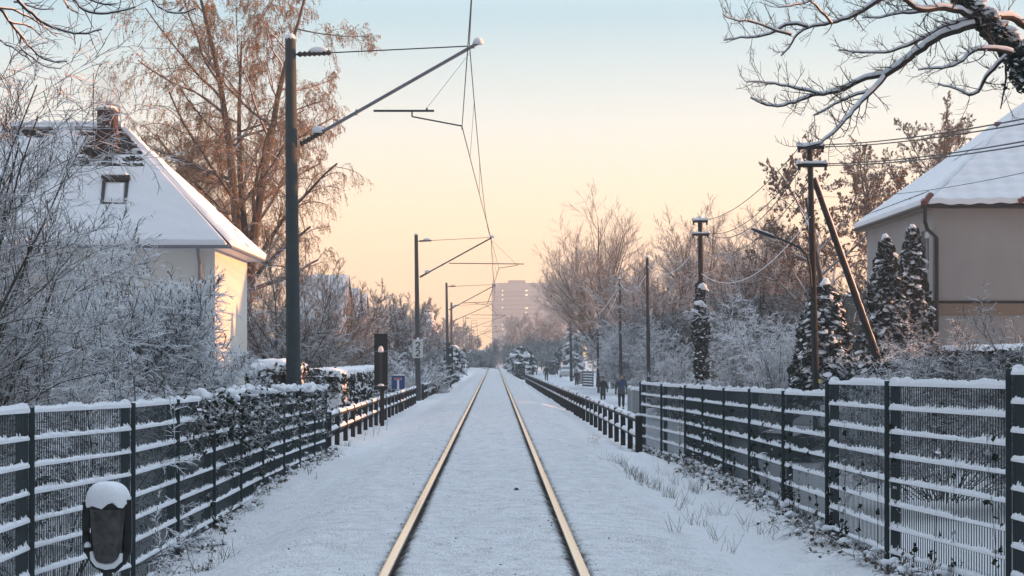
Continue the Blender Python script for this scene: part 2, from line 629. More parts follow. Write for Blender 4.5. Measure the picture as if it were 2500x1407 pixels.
# trodden snowy road beyond the right low fence
yr = np.concatenate([np.arange(36, 120, .8), np.arange(120, 300, 3)])
xr = np.linspace(4.3, 7.6, 34)
RX, RY = np.meshgrid(xr, yr, indexing='ij')
ruts = .03 * np.exp(-((RX - 5.1) / .16) ** 2) + .03 * np.exp(-((RX - 6.5) / .16) ** 2)
RZ = gz(RX, RY) + .05 - ruts + fbm(RX * 2.5, RY * 1.2) * .035
RX2 = RX + .18 * (RY > 100) * (RY - 100) / 30
RZ[0] -= .08; RZ[-1] -= .08; RZ[:, 0] -= .08
single('road', MB().grid(np.stack([RX2, RY, RZ], -1)), M['road'], 'trodden snow-covered lane beside the railway', kind='structure', smooth=True)
lx = np.linspace(-8.4, -5.6, 20); ly = np.arange(48, 200, 1.5)
LX, LY = np.meshgrid(lx, ly, indexing='ij')
LZ = gz(LX, LY) + .05 + fbm(LX * 2, LY) * .04
LZ[0] -= .1; LZ[-1] -= .1; LZ[:, 0] -= .1
single('street', MB().grid(np.stack([LX, LY, LZ], -1)), M['road'], 'snowy side street left of the railway', kind='structure', smooth=True)

# ------------------------------------------------------------------ railway track
trk = thing('railway_track', 'single railway track whose two polished rails gleam gold through the snow', 'railway track', (TC, 0, 0))
yy = np.concatenate([np.arange(-6, 222, 6), np.arange(222, 420, 3)])
for sgn in (-1, 1):
    c = TC + sgn * .735 + xcurve(yy)
    prof = [(-.033, -.002), (-.036, -.012), (-.034, -.045), (-.010, -.055), (-.010, -.15), (.010, -.15), (.010, -.055), (.034, -.045), (.036, -.012), (.033, -.002), (.02, 0), (-.02, 0)]
    top = MB(); R = np.array([[(cx + px_, y_, pz) for px_, pz in prof] for cx, y_ in zip(c, yy)])
    n = len(prof); idx = np.arange(len(yy) * n).reshape(len(yy), n); nx = np.roll(idx, -1, 1)
    f = np.stack([idx[:-1], nx[:-1], nx[1:], idx[1:]], -1)
    mi = np.tile(np.array([0, 0 + 1, 1, 1, 1, 1, 1, 1, 0 + 1, 0, 0, 0]), (len(yy) - 1, 1))
    mi[:, 8] = 0; mi[:, 0] = 0
    top.v.append(R.reshape(-1, 3)); top.f.append(f.reshape(-1, 4)[:, ::-1]); top.m.append(mi.reshape(-1)); top.n = len(R) * n
    part('rail', top, [M['rail_top'], M['rail_side']], trk)

# ------------------------------------------------------------------ tall double-wire mesh fences
def ridge(a, b, rng, h=.055, w=.036, step=.03, n=None, spike=.3, wires=None):
    """lumpy snow ridge lying along a..b; with wires=True small teeth stand where it clings to the upright wires"""
    a, b = np.array(a), np.array(b)
    Lg = np.linalg.norm(b - a)
    k = n or max(4, int(Lg / step))
    t = np.linspace(0, 1, k)
    s = t * Lg
    o = rng.rand() * 100
    hh = h * np.maximum(.12, 1 + 1.5 * fbm(s * 2.6 + o, s * 0 + o, 4) + spike * (rng.rand(k) - .5))
    ww = w * (1 + .4 * fbm(s * 5 + o, s * 0 + 3 + o))
    if wires:
        q = np.arange(k) % 4 == 2
        on = q & (rng.rand(k) < .55 + 1.6 * fbm(s * .8 + o, s * 0 + 9 + o, 2))
        hh = hh + on * (.006 + .026 * rng.rand(k))
        ww = np.where(on, ww * .8, ww)
    hh[0] *= .5; hh[-1] *= .5
    d = (b - a) / Lg
    nn = np.cross(d, (0, 0, 1.)); nn /= np.linalg.norm(nn)
    P = a + (b - a) * t[:, None]
    Z = np.array([0, 0, 1.])
    return np.stack([P + nn * (ww * .45)[:, None] - Z * .004,
                     P + nn * (ww * .5)[:, None] + Z * (hh * .5)[:, None],
                     P + nn * (ww * .16)[:, None] + Z * hh[:, None],
                     P - nn * (ww * .2)[:, None] + Z * (hh * .97)[:, None],
                     P - nn * (ww * .5)[:, None] + Z * (hh * .45)[:, None],
                     P - nn * (ww * .45)[:, None] - Z * .004], 1)


def mesh_fence(name, label, posts, rows, side, seed, postside):
    """posts: (px, d, ztop_near, ztop_far) from near to far"""
    rng = np.random.RandomState(seed)
    pts = [np.array([(p[0] - VX) / F * p[1], p[1]]) for p in posts]
    root = thing(name, label, 'mesh fence', (pts[0][0], pts[0][1], -.4))
    for i in range(len(posts) - 1):
        a, b = pts[i], pts[i + 1]
        za, zb = posts[i][3], posts[i + 1][2]
        nr = rows + (1 if posts[i][4] else 0)
        wires = MB()
        d = (b - a) / np.linalg.norm(b - a)
        nn = np.array([d[1], -d[0]])
        a2, b2 = a + d * .03, b - d * .03
        Lg = np.linalg.norm(b2 - a2)
        zlo = nr * .2 + .06
        nw = int(Lg / .05)
        for j in range(nw + 1):
            t = j / nw
            x, y = a2 + (b2 - a2) * t
            zt = za + (zb - za) * t
            wires.prism((x, y, zt - zlo), (x, y, zt + .025), .006, .006)
        for r in range(nr + 1):
            for o in (-.008, .008):
                A = (*(a2 + nn * o), za - .2 * r); B = (*(b2 + nn * o), zb - .2 * r)
                wires.prism(A, B, .008, .008)
            A = np.array((*a2, za - .2 * r + .003)); B = np.array((*b2, zb - .2 * r + .003))
            part('snow_ridge', MB().loft(ridge(A, B, rng, h=.047 if r == 0 else .031, w=.034, spike=.4, n=nw * 4 + 1, wires=(r > 0))), M['snow'], root)
        part('mesh_panel', wires, M['fence_green'], root)
    for i, p in enumerate(posts):
        a = pts[i]
        j = min(i, len(pts) - 2)
        d = (pts[j + 1] - pts[j]) / np.linalg.norm(pts[j + 1] - pts[j])
        nn = np.array([d[1], -d[0]]) * postside        # pointing away from the track
        zt = max(p[2], p[3]) + .06
        q = a + nn * .05
        pm = MB().prism((q[0], q[1], -1.0), (q[0], q[1], zt - .05), .07, .06)
        c = a - nn * .022
        pm.prism((c[0], c[1], -.62), (c[0], c[1], zt - .02), .042, .012)
        po = part('post', pm, M['fence_green'], root)
        cap = MB()
        ring = []
        for hz, s in ((-.05, 1), (-.025, 1.15), (.0, .8), (.012, .3)):
            ring.append([(q[0] + cos(u) * .045 * s, q[1] + sin(u) * .04 * s, zt + hz) for u in np.linspace(0, 2 * pi, 9)[:-1]])
        cap.loft(ring)
        part('snow_cap', cap, M['snow'], po, smooth=True)
    return root


def ztop(py, d):
    return EYE - (py - VY) * d / F


L = [(-160, 10.3, 1024), (70, 12.9, 1008), (319, 15.5, 995), (429, 17.9, 985), (518, 20.3, 976), (584, 22.6, 968), (638, 25.0, 962),
     (690, 27.4, 957), (729, 29.6, 954), (765, 31.9, 952), (793, 33.8, 951)]
posts = [(p, d, ztop(y, d), ztop(y, d), False) for p, d, y in L]
mesh_fence('mesh_fence', 'tall dark wire mesh fence left of the track, snow on every rod', posts, 8, -1, 3, -1)
R_ = [(3080, 8.3, 915, 915, 1), (2760, 10.0, 915, 915, 1), (2470, 12.3, 950, 915, 1), (2172, 14.8, 942, 942, 1), (2025, 17.2, 968, 938, 1), (1917, 19.7, 963, 963, 0), (1834, 22.2, 957, 957, 0),
      (1771, 24.6, 954, 954, 0), (1719, 27.0, 950, 950, 0), (1676, 29.3, 947, 947, 0), (1618, 31.6, 943, 943, 0), (1566, 33.6, 938, 938, 0)]
# per post: ztop for the panel arriving from nearer (2) and for the panel leaving farther (3)
posts = []
NEAR = {2470: (915, 950), 2025: (938, 968), 2172: (942, 942)}
for p, d, y1, y2, ex in R_:
    na, fa = NEAR.get(p, (y1, y1))
    posts.append((p, d, ztop(na, d), ztop(fa, d), p > 2026))
mesh_fence('mesh_fence', 'tall dark wire mesh fence right of the track, curving away behind the tufts', posts, 7, 1, 5, 1)


# ------------------------------------------------------------------ low post-and-rail fences
def low_fence(name, label, X, d0, d1, step, zb0, zb1, h, seed, gap=None):
    rng = np.random.RandomState(seed)
    root = thing(name, label, 'post and rail fence', (X, d0, zb0))
    ds = np.arange(d0, d1, step)
    rl = MB(); sn = MB()
    def zb(d):
        return zb0 + (zb1 - zb0) * (d - d0) / (d1 - d0)
    for i, d in enumerate(ds):
        z = zb(d)
        big = (i == 0)
        w = .12 if big else .095
        pm = MB()
        lean = rng.uniform(-.012, .012)
        pm.prism((X + lean, d, z - .5), (X, d, z + h + (.02 if i % 3 else .05)), w, .13 if big else .10)
        po = part('post', pm, M['wood_fence'], root)
        cap = MB()
        r = []
        zt = z + h + (.02 if i % 3 else .05)
        for hz, s in ((0, 1.0), (.018, 1.1), (.04, .75), (.05, .25)):
            r.append([(X + cos(u) * w * .58 * s, d + sin(u) * .062 * s, zt + hz) for u in np.linspace(0, 2 * pi, 9)[:-1]])
        cap.loft(r)
        part('snow_cap', cap, M['snow'], po, smooth=True)
    for i in range(len(ds) - 1):
        a, b2 = ds[i], ds[i + 1]
        if gap and gap[0] < a < gap[1]:
            continue
        for hz, rr in ((h - .04, .042), (h * .48, .032)):
            A = np.array((X, a, zb(a) + hz)); B = np.array((X, b2, zb(b2) + hz))
            rl.tube([A, B], rr, 6)
            k = 5 if a > 90 else 12
            A2 = A + (B - A) * .06; B2 = B - (B - A) * .06
            sn.loft(ridge(A2 + (0, 0, rr * .7), B2 + (0, 0, rr * .7), rng, h=.062, w=.085, n=k, spike=.12))
    part('rail', rl, M['wood_fence'], root)
    part('snow_ridge', sn, M['snow'], root, smooth=True)
    return root


low_fence('low_fence', 'low dark wooden post-and-rail fence left of the track, between mesh fence and black board', -3.27, 34.7, 74.5, 2.0, -.22, -.36, .66, 11)
low_fence('low_fence', 'low dark wooden fence left of the track behind the mast with the 2 2 plate', -3.27, 80.6, 148, 2.0, -.38, -.60, .66, 12)
low_fence('low_fence', 'long low dark wooden fence between the track and the lane with walkers', 2.62, 32.0, 149, 1.95, -.20, -.56, .66, 13)


# ------------------------------------------------------------------ overhead-line masts
def snow_blob(mb, c, rx, ry, rz, rng, n=9, m=6):
    r = []
    for i in range(m + 1):
        ph = -pi / 2 * .35 + (pi / 2 + pi / 2 * .35) * i / m
        s, zz = cos(ph), sin(ph)
        r.append([(c[0] + rx * s * cos(u) * (1 + .12 * (rng.rand() - .5)), c[1] + ry * s * sin(u), c[2] + rz * max(zz, -.25)) for u in np.linspace(0, 2 * pi, n + 1)[:-1]])
    mb.loft(r)


def insulator(mb, a, b, r):
    a, b = np.array(a), np.array(b)
    n = 7
    pts, rad = [], []
    for i in range(n * 2 + 1):
        pts.append(a + (b - a) * i / (n * 2))
        rad.append(r if i % 2 else r * .55)
    mb.tube(pts, rad, 8)


def lat_mast(mb, x, y, z0, z1, w0, w1, t=.05):
    k = int((z1 - z0) / .55)
    for sx in (-1, 1):
        for sy in (-1, 1):
            mb.prism((x + sx * w0 / 2, y + sy * w0 / 2, z0), (x + sx * w1 / 2, y + sy * w1 / 2, z1), t, t)
    for i in range(k + 1):
        q = i / k; w = w0 + (w1 - w0) * q; z = z0 + (z1 - z0) * q
        for s in (-1, 1):
            mb.prism((x - w / 2, y + s * w / 2, z), (x + w / 2, y + s * w / 2, z), t * .7, t * .7)
            mb.prism((x + s * w / 2, y - w / 2, z), (x + s * w / 2, y + w / 2, z), t * .7, t * .7)


def mast(label, d, top, base_px, zbase, stay, strut, tube_, arm, kind='pole', wtop=.19, wbot=.29, ins=(.12, .13), seed=1, base_d=None):
    """top=(px,py) of the mast head, stay/strut/tube_/arm=((px,py),(px,py)) in the mast's plane"""
    rng = np.random.RandomState(seed)
    P_ = lambda p, dd=0: W(p[0], p[1], d) + np.array([0, dd, 0])
    T = P_(top)
    bx = (base_px - VX) / F * d
    root = thing('overhead_line_mast', label, 'railway mast', (bx, d, zbase), group='overhead line masts along the track')
    pm = MB()
    if kind == 'pole':
        k = 10
        pts = [np.array([bx, d, zbase - .5]) + (T - np.array([bx, d, zbase - .5])) * i / k for i in range(k + 1)]
        pm.tube(pts, [wbot / 2 + (wtop - wbot) / 2 * i / k for i in range(k + 1)], 16)
        part('pole', pm, M['concrete_mast'], root, smooth=True)
        cb = MB(); snow_blob(cb, T + (0, 0, .0), wtop * .52, wtop * .52, wtop * .5, rng)
        part('snow_cap', cb, M['snow'], root, smooth=True)
    else:
        lat_mast(pm, bx, d, zbase, T[2], wbot, wtop)
        part('lattice_pole', pm, M['lattice'], root)
        ft = MB().box(bx - wbot * .8, bx + wbot * .8, d - wbot * .8, d + wbot * .8, zbase - .5, zbase + .12)
        part('footing', ft, M['concrete'], root)
    if stay:
        sm = MB(); a, b = P_(stay[0]), P_(stay[1])
        q0, q1 = a + (b - a) * .035, a + (b - a) * (ins[0] + .035)
        sm.tube([a - (b - a) * .03, a], .02, 6)
        sm.tube([q1, b], .011 if d < 100 else .016, 6)
        part('stay_rod', sm, M['wire_metal'], root)
        im = MB(); insulator(im, a, q1, .055); io = part('insulator', im, M['insul'], root)
        sb = MB(); snow_blob(sb, (q0 + q1) / 2 + (.02, 0, .035), .19 if d < 100 else .2, .05, .085, rng); part('snow', sb, M['snow'], io, smooth=True)
    if strut:
        sm = MB(); a, b = P_(strut[0]), P_(strut[1])
        q1 = a + (b - a) * ins[1]
        sm.tube([q1, b + (b - a) * .01], .032, 8)
        for t_ in (.32, .985):
            q = a + (b - a) * t_
            sm.tube([q - (0, 0, .05), q + (0, 0, .05)], .022, 6)
        part('strut', sm, M['galv'] if d < 60 else M['wire_metal'], root, smooth=True)
        im = MB(); insulator(im, a, q1, .06); io = part('insulator', im, M['insul'], root)
        sb = MB(); snow_blob(sb, a + (q1 - a) * .75 + (0, 0, .04), .13, .06, .10, rng); part('snow', sb, M['snow'], io, smooth=True)
        sb = MB(); snow_blob(sb, b + (.03, 0, .02), .10, .07, .10, rng)
        part('clamp_snow', sb, M['snow'], root, smooth=True)
    if tube_:
        sm = MB(); a, b = P_(tube_[0]), P_(tube_[1])
        sm.tube([a, b], .020 if d < 100 else .024, 8)
        e = b + (a - b) * .12
        sm.tube([e, e + (0, 0, .06)], [.03, .008], 6)
        part('steady_tube', sm, M['wire_metal'], root)
        if strut and stay:
            hm = MB(); hm.tube([e + (0, 0, .05), P_(stay[1]) + (.03, 0, -.12)], .004 if d < 60 else .008, 4)
            part('hanger_wire', hm, M['wire_metal'], root)
    if arm:
        sm = MB(); a, b = P_(arm[0]), P_(arm[1])
        sm.tube([a, b], .013 if d < 100 else .018, 6)
        sm.tube([a, a + (0, 0, .09)], .014, 6)
        sm.tube([b, b - (0, 0, .06)], .010, 6)
        part('registration_arm', sm, M['wire_metal'], root)
    return root


mast('tall dark concrete mast nearest the camera, beside the birch, with snowy bracket', 31.0, (709, 95), 719, -.45,
     ((727, 133), (1143, 113)), ((733, 353), (1163, 108)), ((912, 271), (1060, 271)), ((1006, 285), (1128, 308)), seed=1, ins=(.16, .14))
mast('slim concrete mast carrying the white 2 2 plate', 78.6, (1016, 574), 1022, -.75,
     ((1024, 589), (1198, 580)), ((1025, 677), (1200, 581)), ((1096, 643), (1279, 645)), ((1264, 648), (1218, 655)), seed=2, ins=(.13, .14), wtop=.16, wbot=.27)
mast('third slim concrete mast, just left of its neighbour above the far black board', 130.7, (1090, 691), 1094, -.8,
     ((1095, 700), (1208, 695)), ((1096, 757), (1210, 696)), ((1131, 740), (1201, 737)), ((1160, 741), (1188, 745)), seed=3, wtop=.17, wbot=.29)
mast('fourth slim concrete mast, tucked right behind the third one', 176.5, (1102, 739), 1103, -.9,
     ((1105, 747), (1200, 741)), ((1105, 785), (1202, 742)), ((1150, 769), (1234, 770)), None, seed=4, wtop=.2, wbot=.32)
mast('pale lattice mast with small dark board where the rails begin to bend', 232, (1132, 772), 1134, -.85,
     ((1136, 777), (1204, 778)), ((1137, 806), (1236, 770)), ((1180, 797), (1213, 797)), None, kind='lat', wtop=.30, wbot=.55, seed=5)
mast('slender far lattice mast left of the broad lattice mast', 262, (1149, 795), 1149, -.9,
     None, ((1150, 828), (1213, 800)), ((1180, 815), (1225, 809)), None, kind='lat', wtop=.25, wbot=.45, seed=6)
mast('broad far lattice mast with a bracket on its right side', 300, (1158, 782), 1158, -.9,
     None, ((1162, 842), (1172, 830)), ((1160, 830), (1173, 829)), None, kind='lat', wtop=.9, wbot=1.3, seed=7)
mast('far grey lattice mast on the right whose bracket reaches left over the track', 320, (1220, 806), 1220, -.9,
     None, ((1217, 835), (1172, 812)), ((1217, 810), (1172, 809)), None, kind='lat', wtop=.9, wbot=1.4, seed=8)


# ------------------------------------------------------------------ overhead wires
def sagpts(a, b, sag, n=20):
    a, b = np.array(a), np.array(b)
    t = np.linspace(0, 1, n)[:, None]
    p = a + (b - a) * t
    p[:, 2:3] -= sag * 4 * t * (1 - t)
    return p


supm = [np.array([.55, -18, 7.1]), W(1146, 106, 31), W(1199, 580, 78.6), W(1209, 695, 130.7), W(1201, 741, 176.5), W(1204, 778, 232), W(1190, 800, 290)]
supc = [np.array([.79, -18, 5.6]), W(1128, 309, 31), W(1218, 656, 78.6), W(1188, 746, 130.7), W(1215, 770, 176.5), W(1195, 797, 232), W(1180, 812, 290)]
mw = thing('messenger_wire', 'sagging upper overhead wire running mast to mast above the track', 'overhead wire', tuple(supm[1]))
cw = thing('contact_wire', 'lower zigzag overhead wire held by the masts above the track', 'overhead wire', tuple(supc[1]))
drp = MB()
mseg, cseg = [], []
for i in range(len(supm) - 1):
    r = .0075 if i < 1 else (.009 if i < 2 else .014)
    pm_ = sagpts(supm[i], supm[i + 1], .85)
    pc_ = sagpts(supc[i], supc[i + 1], .02, 6)
    part('wire_span', MB().tube(pm_, r, 5), M['wire_metal'], mw)
    part('wire_span', MB().tube(pc_, r, 5), M['wire_metal'], cw)
    for t_ in np.linspace(.1, .9, 6):
        a = supm[i] + (supm[i + 1] - supm[i]) * t_; a[2] -= .85 * 4 * t_ * (1 - t_)
        b = supc[i] + (supc[i + 1] - supc[i]) * t_
        part('dropper', MB().tube([a, b], r * .5, 4), M['wire_metal'], mw)

# ------------------------------------------------------------------ boards and signs beside the track
def digits2(mb, cx, cz, y, h, w, th, mi):
    """the figure 2 as a ribbon of small quads, at depth y facing -Y"""
    pts = []
    r = w / 2
    for a in np.linspace(radians(165), radians(-35), 12):
        pts.append((cx + r * cos(a), cz + h / 2 - r + r * sin(a)))
    pts.append((cx - r * .95, cz - h / 2 + th * .5))
    for i in range(len(pts) - 1):
        a, b = np.array(pts[i]), np.array(pts[i + 1])
        mb.prism((a[0], y, a[1]), (b[0], y, b[1]), .008, th, mi) if False else ribbon(mb, a, b, y, th, mi)
    ribbon(mb, np.array([cx - r, cz - h / 2 + th * .5]), np.array([cx + r, cz - h / 2 + th * .5]), y, th, mi)


def ribbon(mb, a, b, y, th, mi):
    d = (b - a) / max(np.linalg.norm(b - a), 1e-6)
    n = np.array([-d[1], d[0]]) * th / 2
    a2, b2 = a - d * th * .2, b + d * th * .2
    q = [a2 - n, b2 - n, b2 + n, a2 + n]
    v = [(p[0], y, p[1]) for p in q] + [(p[0], y + .006, p[1]) for p in q]
    mb.add(v, [(0, 1, 2, 3), (7, 6, 5, 4), (0, 4, 5, 1), (1, 5, 6, 2), (2, 6, 7, 3), (3, 7, 4, 0)], mi)


d = 78.2
c = W(1020, 853.5, d)
km = thing('kilometre_plate', 'white plate with two black figures 2 fixed to the second mast', 'track sign', tuple(c))
w2, h2 = 13.2 * PX(d), 21 * PX(d)
mb = MB().box(c[0] - w2, c[0] + w2, d - .03, d, c[2] - h2, c[2] + h2)
part('plate', mb, M['white_paint'], km)
bm_ = MB()
bt = .012
bm_.box(c[0] - w2 - bt, c[0] + w2 + bt, d - .035, d - .001, c[2] + h2, c[2] + h2 + bt).box(c[0] - w2 - bt, c[0] + w2 + bt, d - .035, d - .001, c[2] - h2 - bt, c[2] - h2)
bm_.box(c[0] - w2 - bt, c[0] - w2, d - .035, d - .001, c[2] - h2, c[2] + h2).box(c[0] + w2, c[0] + w2 + bt, d - .035, d - .001, c[2] - h2, c[2] + h2)
part('border', bm_, M['black_paint'], km)
dm = MB()
digits2(dm, c[0], c[2] + 9.5 * PX(d), d - .04, 15.5 * PX(d), 9.5 * PX(d), 2.4 * PX(d), 0)
digits2(dm, c[0], c[2] - 9.5 * PX(d), d - .04, 15.5 * PX(d), 9.5 * PX(d), 2.4 * PX(d), 0)
part('figure', dm, M['black_paint'], km)
sb = MB(); snow_blob(sb, (c[0], d - .01, c[2] + h2 + .015), w2 * 1.1, .05, .035, random_ := np.random.RandomState(4)); snow_blob(sb, (c[0], d - .01, c[2] + h2 + .02), .07, .05, .14, random_)
part('snow', sb, M['snow'], km, smooth=True)


def back_board(label, d, cx, y0, y1, wpx, ybase, seed):
    """tall narrow black board on a post, clamped by two light bands"""
    rng = np.random.RandomState(seed)
    t_, b_ = W(cx, y0, d), W(cx, y1, d)
    w = wpx * PX(d) / 2
    zb = W(cx, ybase, d)[2]
    root = thing('track_board', label, 'signal board', (t_[0], d, zb), group='black boards beside the track')
    bb = MB().box(t_[0] - w, t_[0] + w, d, d + .03, b_[2], t_[2])
    part('board', bb, M['board_black'], root)
    st = MB().box(t_[0] - w * .22, t_[0] + w * .22, d - .034, d - .002, b_[2] + .08, t_[2] - (t_[2] - b_[2]) * .33)
    part('channel', st, M['board_grey'], root)
    hh = t_[2] - b_[2]
    cl = MB()
    for q in (.315, .93):
        z = t_[2] - hh * q
        cl.box(t_[0] - w * 1.03, t_[0] + w * 1.03, d - .05, d - .036, z - .012, z + .012)
    part('clamp', cl, M['galv'], root)
    sb = MB()
    snow_blob(sb, (t_[0], d - .04, t_[2] - hh * .315 + .01), w * .42, .04, .14, rng)
    snow_blob(sb, (t_[0], d - .04, t_[2] - hh * .93 + .01), w * .5, .04, .05, rng)
    part('snow', sb, M['snow'], root, smooth=True)
    pm = MB().prism((t_[0] + .03, d + .06, zb - .5), (t_[0] + .03, d + .06, b_[2] + .15), .11, .09)
    part('post', pm, M['wood_fence'], root)


back_board('large black board on a dark post above the left low fence', 48.0, 930, 815, 952, 33, 1056, 1)
back_board('small black board on a thin post before the third mast', 120, 1099, 851, 908, 14.5, 957, 2)
back_board('tiny dark board hung on the pale lattice mast', 229, 1133, 852, 888, 8.5, 916, 3)

# dead-end street sign
d = 72
c = W(972, 934, d)
sg = thing('dead_end_sign', 'blue dead end street sign with white stem and red bar, beside black board', 'street sign', (c[0], d, -1.0))
w2, h2 = 16.5 * PX(d), 16.5 * PX(d)
part('panel', MB().box(c[0] - w2, c[0] + w2, d, d + .02, c[2] - h2, c[2] + h2), M['sign_blue'], sg)
bm_ = MB()
bt = .014
for a in ((-w2 - bt, w2 + bt, h2, h2 + bt), (-w2 - bt, w2 + bt, -h2 - bt, -h2), (-w2 - bt, -w2, -h2, h2), (w2, w2 + bt, -h2, h2)):
    bm_.box(c[0] + a[0], c[0] + a[1], d - .002, d + .02, c[2] + a[2], c[2] + a[3])
part('border', bm_, M['sign_white'], sg)
part('stem', MB().box(c[0] - .045, c[0] + .045, d - .012, d - .003, c[2] - h2, c[2] + .105), M['sign_white'], sg)
bm_ = MB().box(c[0] - .15, c[0] + .15, d - .012, d - .003, c[2] + .108, c[2] + .19)
part('bar_outline', bm_, M['sign_white'], sg)
part('bar', MB().box(c[0] - .13, c[0] + .13, d - .02, d - .013, c[2] + .122, c[2] + .176), M['sign_red'], sg)
part('pole', MB().tube([(c[0], d + .05, -1.3), (c[0], d + .05, c[2] + h2)], .03, 8), M['galv'], sg)
sb = MB(); snow_blob(sb, (c[0], d + .01, c[2] + h2 + .01), w2, .03, .04, random_)
part('snow', sb, M['snow'], sg, smooth=True)
# second blue sign, half hidden behind the birch limb
d = 62
c = W(659, 851, d)
sg = thing('parking_sign', 'blue sign half hidden by a birch limb, left of the tall mast', 'street sign', (c[0], d, -1.0))
w2, h2 = 19 * PX(d), 22 * PX(d)
part('panel', MB().box(c[0] - w2, c[0] + w2, d, d + .02, c[2] - h2, c[2] + h2), M['sign_blue'], sg)
part('stripe', MB().box(c[0] - .03, c[0] + .04, d - .01, d - .002, c[2] - h2 * .95, c[2] + h2 * .4), M['sign_white'], sg)
part('pole', MB().tube([(c[0], d + .05, -1.3), (c[0], d + .05, c[2] + h2)], .03, 8), M['galv'], sg)

# ------------------------------------------------------------------ litter bin in front of the left mesh fence
d = 13.2
c = W(262, 1290, d)
rng = np.random.RandomState(5)
bn = thing('litter_bin', 'weathered dark litter bin with domed snow cap in front of left mesh fence', 'litter bin', (c[0], d, -.4))
u = PX(d)
def ringell(cx, cy, cz, rx, ry, n=20, p=2.6):
    a = np.linspace(0, 2 * pi, n + 1)[:-1]
    ca, sa = np.cos(a), np.sin(a)
    return np.stack([cx + rx * np.sign(ca) * np.abs(ca) ** (2 / p), cy + ry * np.sign(sa) * np.abs(sa) ** (2 / p), np.full(n, cz)], -1)
body = MB()
zt, zb_ = W(0, 1232, d)[2], W(0, 1372, d)[2]
body.loft([ringell(c[0], d, zb_, 26 * u, .07), ringell(c[0], d, zb_ + .015, 31 * u, .085), ringell(c[0], d, zb_ + .18, 36 * u, .10), ringell(c[0], d, zt, 42 * u, .12)])
part('bin_body', body, M['bin_body'], bn, smooth=True)
hd = MB()
zh = W(0, 1190, d)[2]
hd.loft([ringell(c[0], d + .01, zt - .03, 47 * u, .13), ringell(c[0], d + .01, zt + .02, 47 * u, .13), ringell(c[0], d + .01, zt + .045, 30 * u, .10)])
part('hood', hd, M['black_box'], bn, smooth=True)
bk = MB()   # back plate and curved side frame
bk.box(c[0] - 50 * u, c[0] + 48 * u, d + .125, d + .15, zb_ + .06, zt + .06)
part('back_plate', bk, M['black_box'], bn)
fr = MB()
pl = [(-50, 1225), (-51, 1300), (-48, 1345), (-30, 1378), (-8, 1392), (20, 1392), (38, 1375), (52, 1345), (53, 1300), (52, 1225)]
fp = [W(262 + a_, b_, d) + np.array([0, -.01, 0]) for a_, b_ in pl]
for i in range(len(fp) - 1):
    fr.prism(fp[i], fp[i + 1] + (fp[i + 1] - fp[i]) * .06, .05, .034)
part('frame', fr, M['black_box'], bn)
po = MB().tube([W(262, 1388, d), (c[0], d, -.9)], .035, 10)
part('post', po, M['black_box'], bn)
sb = MB()
a0 = W(260, 1226, d)
k = 10
rr = []
for i in range(k + 1):
    ph = pi / 2 * i / k
    n_ = 24
    an = np.linspace(0, 2 * pi, n_ + 1)[:-1]
    wob_ = 1 + .04 * np.sin(an * 3 + 1) + .03 * np.sin(an * 5)
    rr.append(np.stack([a0[0] + 54 * u * cos(ph) ** .7 * np.cos(an) * wob_, d + .01 + .175 * cos(ph) ** .7 * np.sin(an) * wob_,
                        a0[2] + .012 * np.sin(an * 4) * (1 - i / k) - .02 * (i == 0) * (1 + np.sin(an * 7)) + 50 * u * sin(ph) ** 1.1], -1))
sb.loft(rr)
part('snow_cap', sb, M['snow'], bn, smooth=True)
sb = MB()
pp = [W(262 + a_, b_, d) + np.array([0, -.045, .0]) for a_, b_ in [(-36, 1345), (-32, 1362), (-20, 1376), (0, 1382), (18, 1379), (34, 1366), (37, 1350)]]
sb.tube(pp, [.012, .022, .026, .026, .026, .022, .012], 8)
part('snow_lip', sb, M['snow'], bn, smooth=True)
for bx_, bz_ in ((-14, 1328), (2, 1331), (20, 1327), (-22, 1250), (24, 1250)):
    q_ = W(262 + bx_, bz_, d) + np.array([0, -.125 if bz_ < 1300 else -.11, 0])
    part('bolt', MB().tube([q_, q_ + (0, .05, 0)], .006, 8), M['black_paint'], bn)
sb = MB(); snow_blob(sb, W(217, 1332, d) + np.array([0, -.04, 0]), .026, .03, .032, rng)
part('snow_lump', sb, M['snow'], bn, smooth=True)

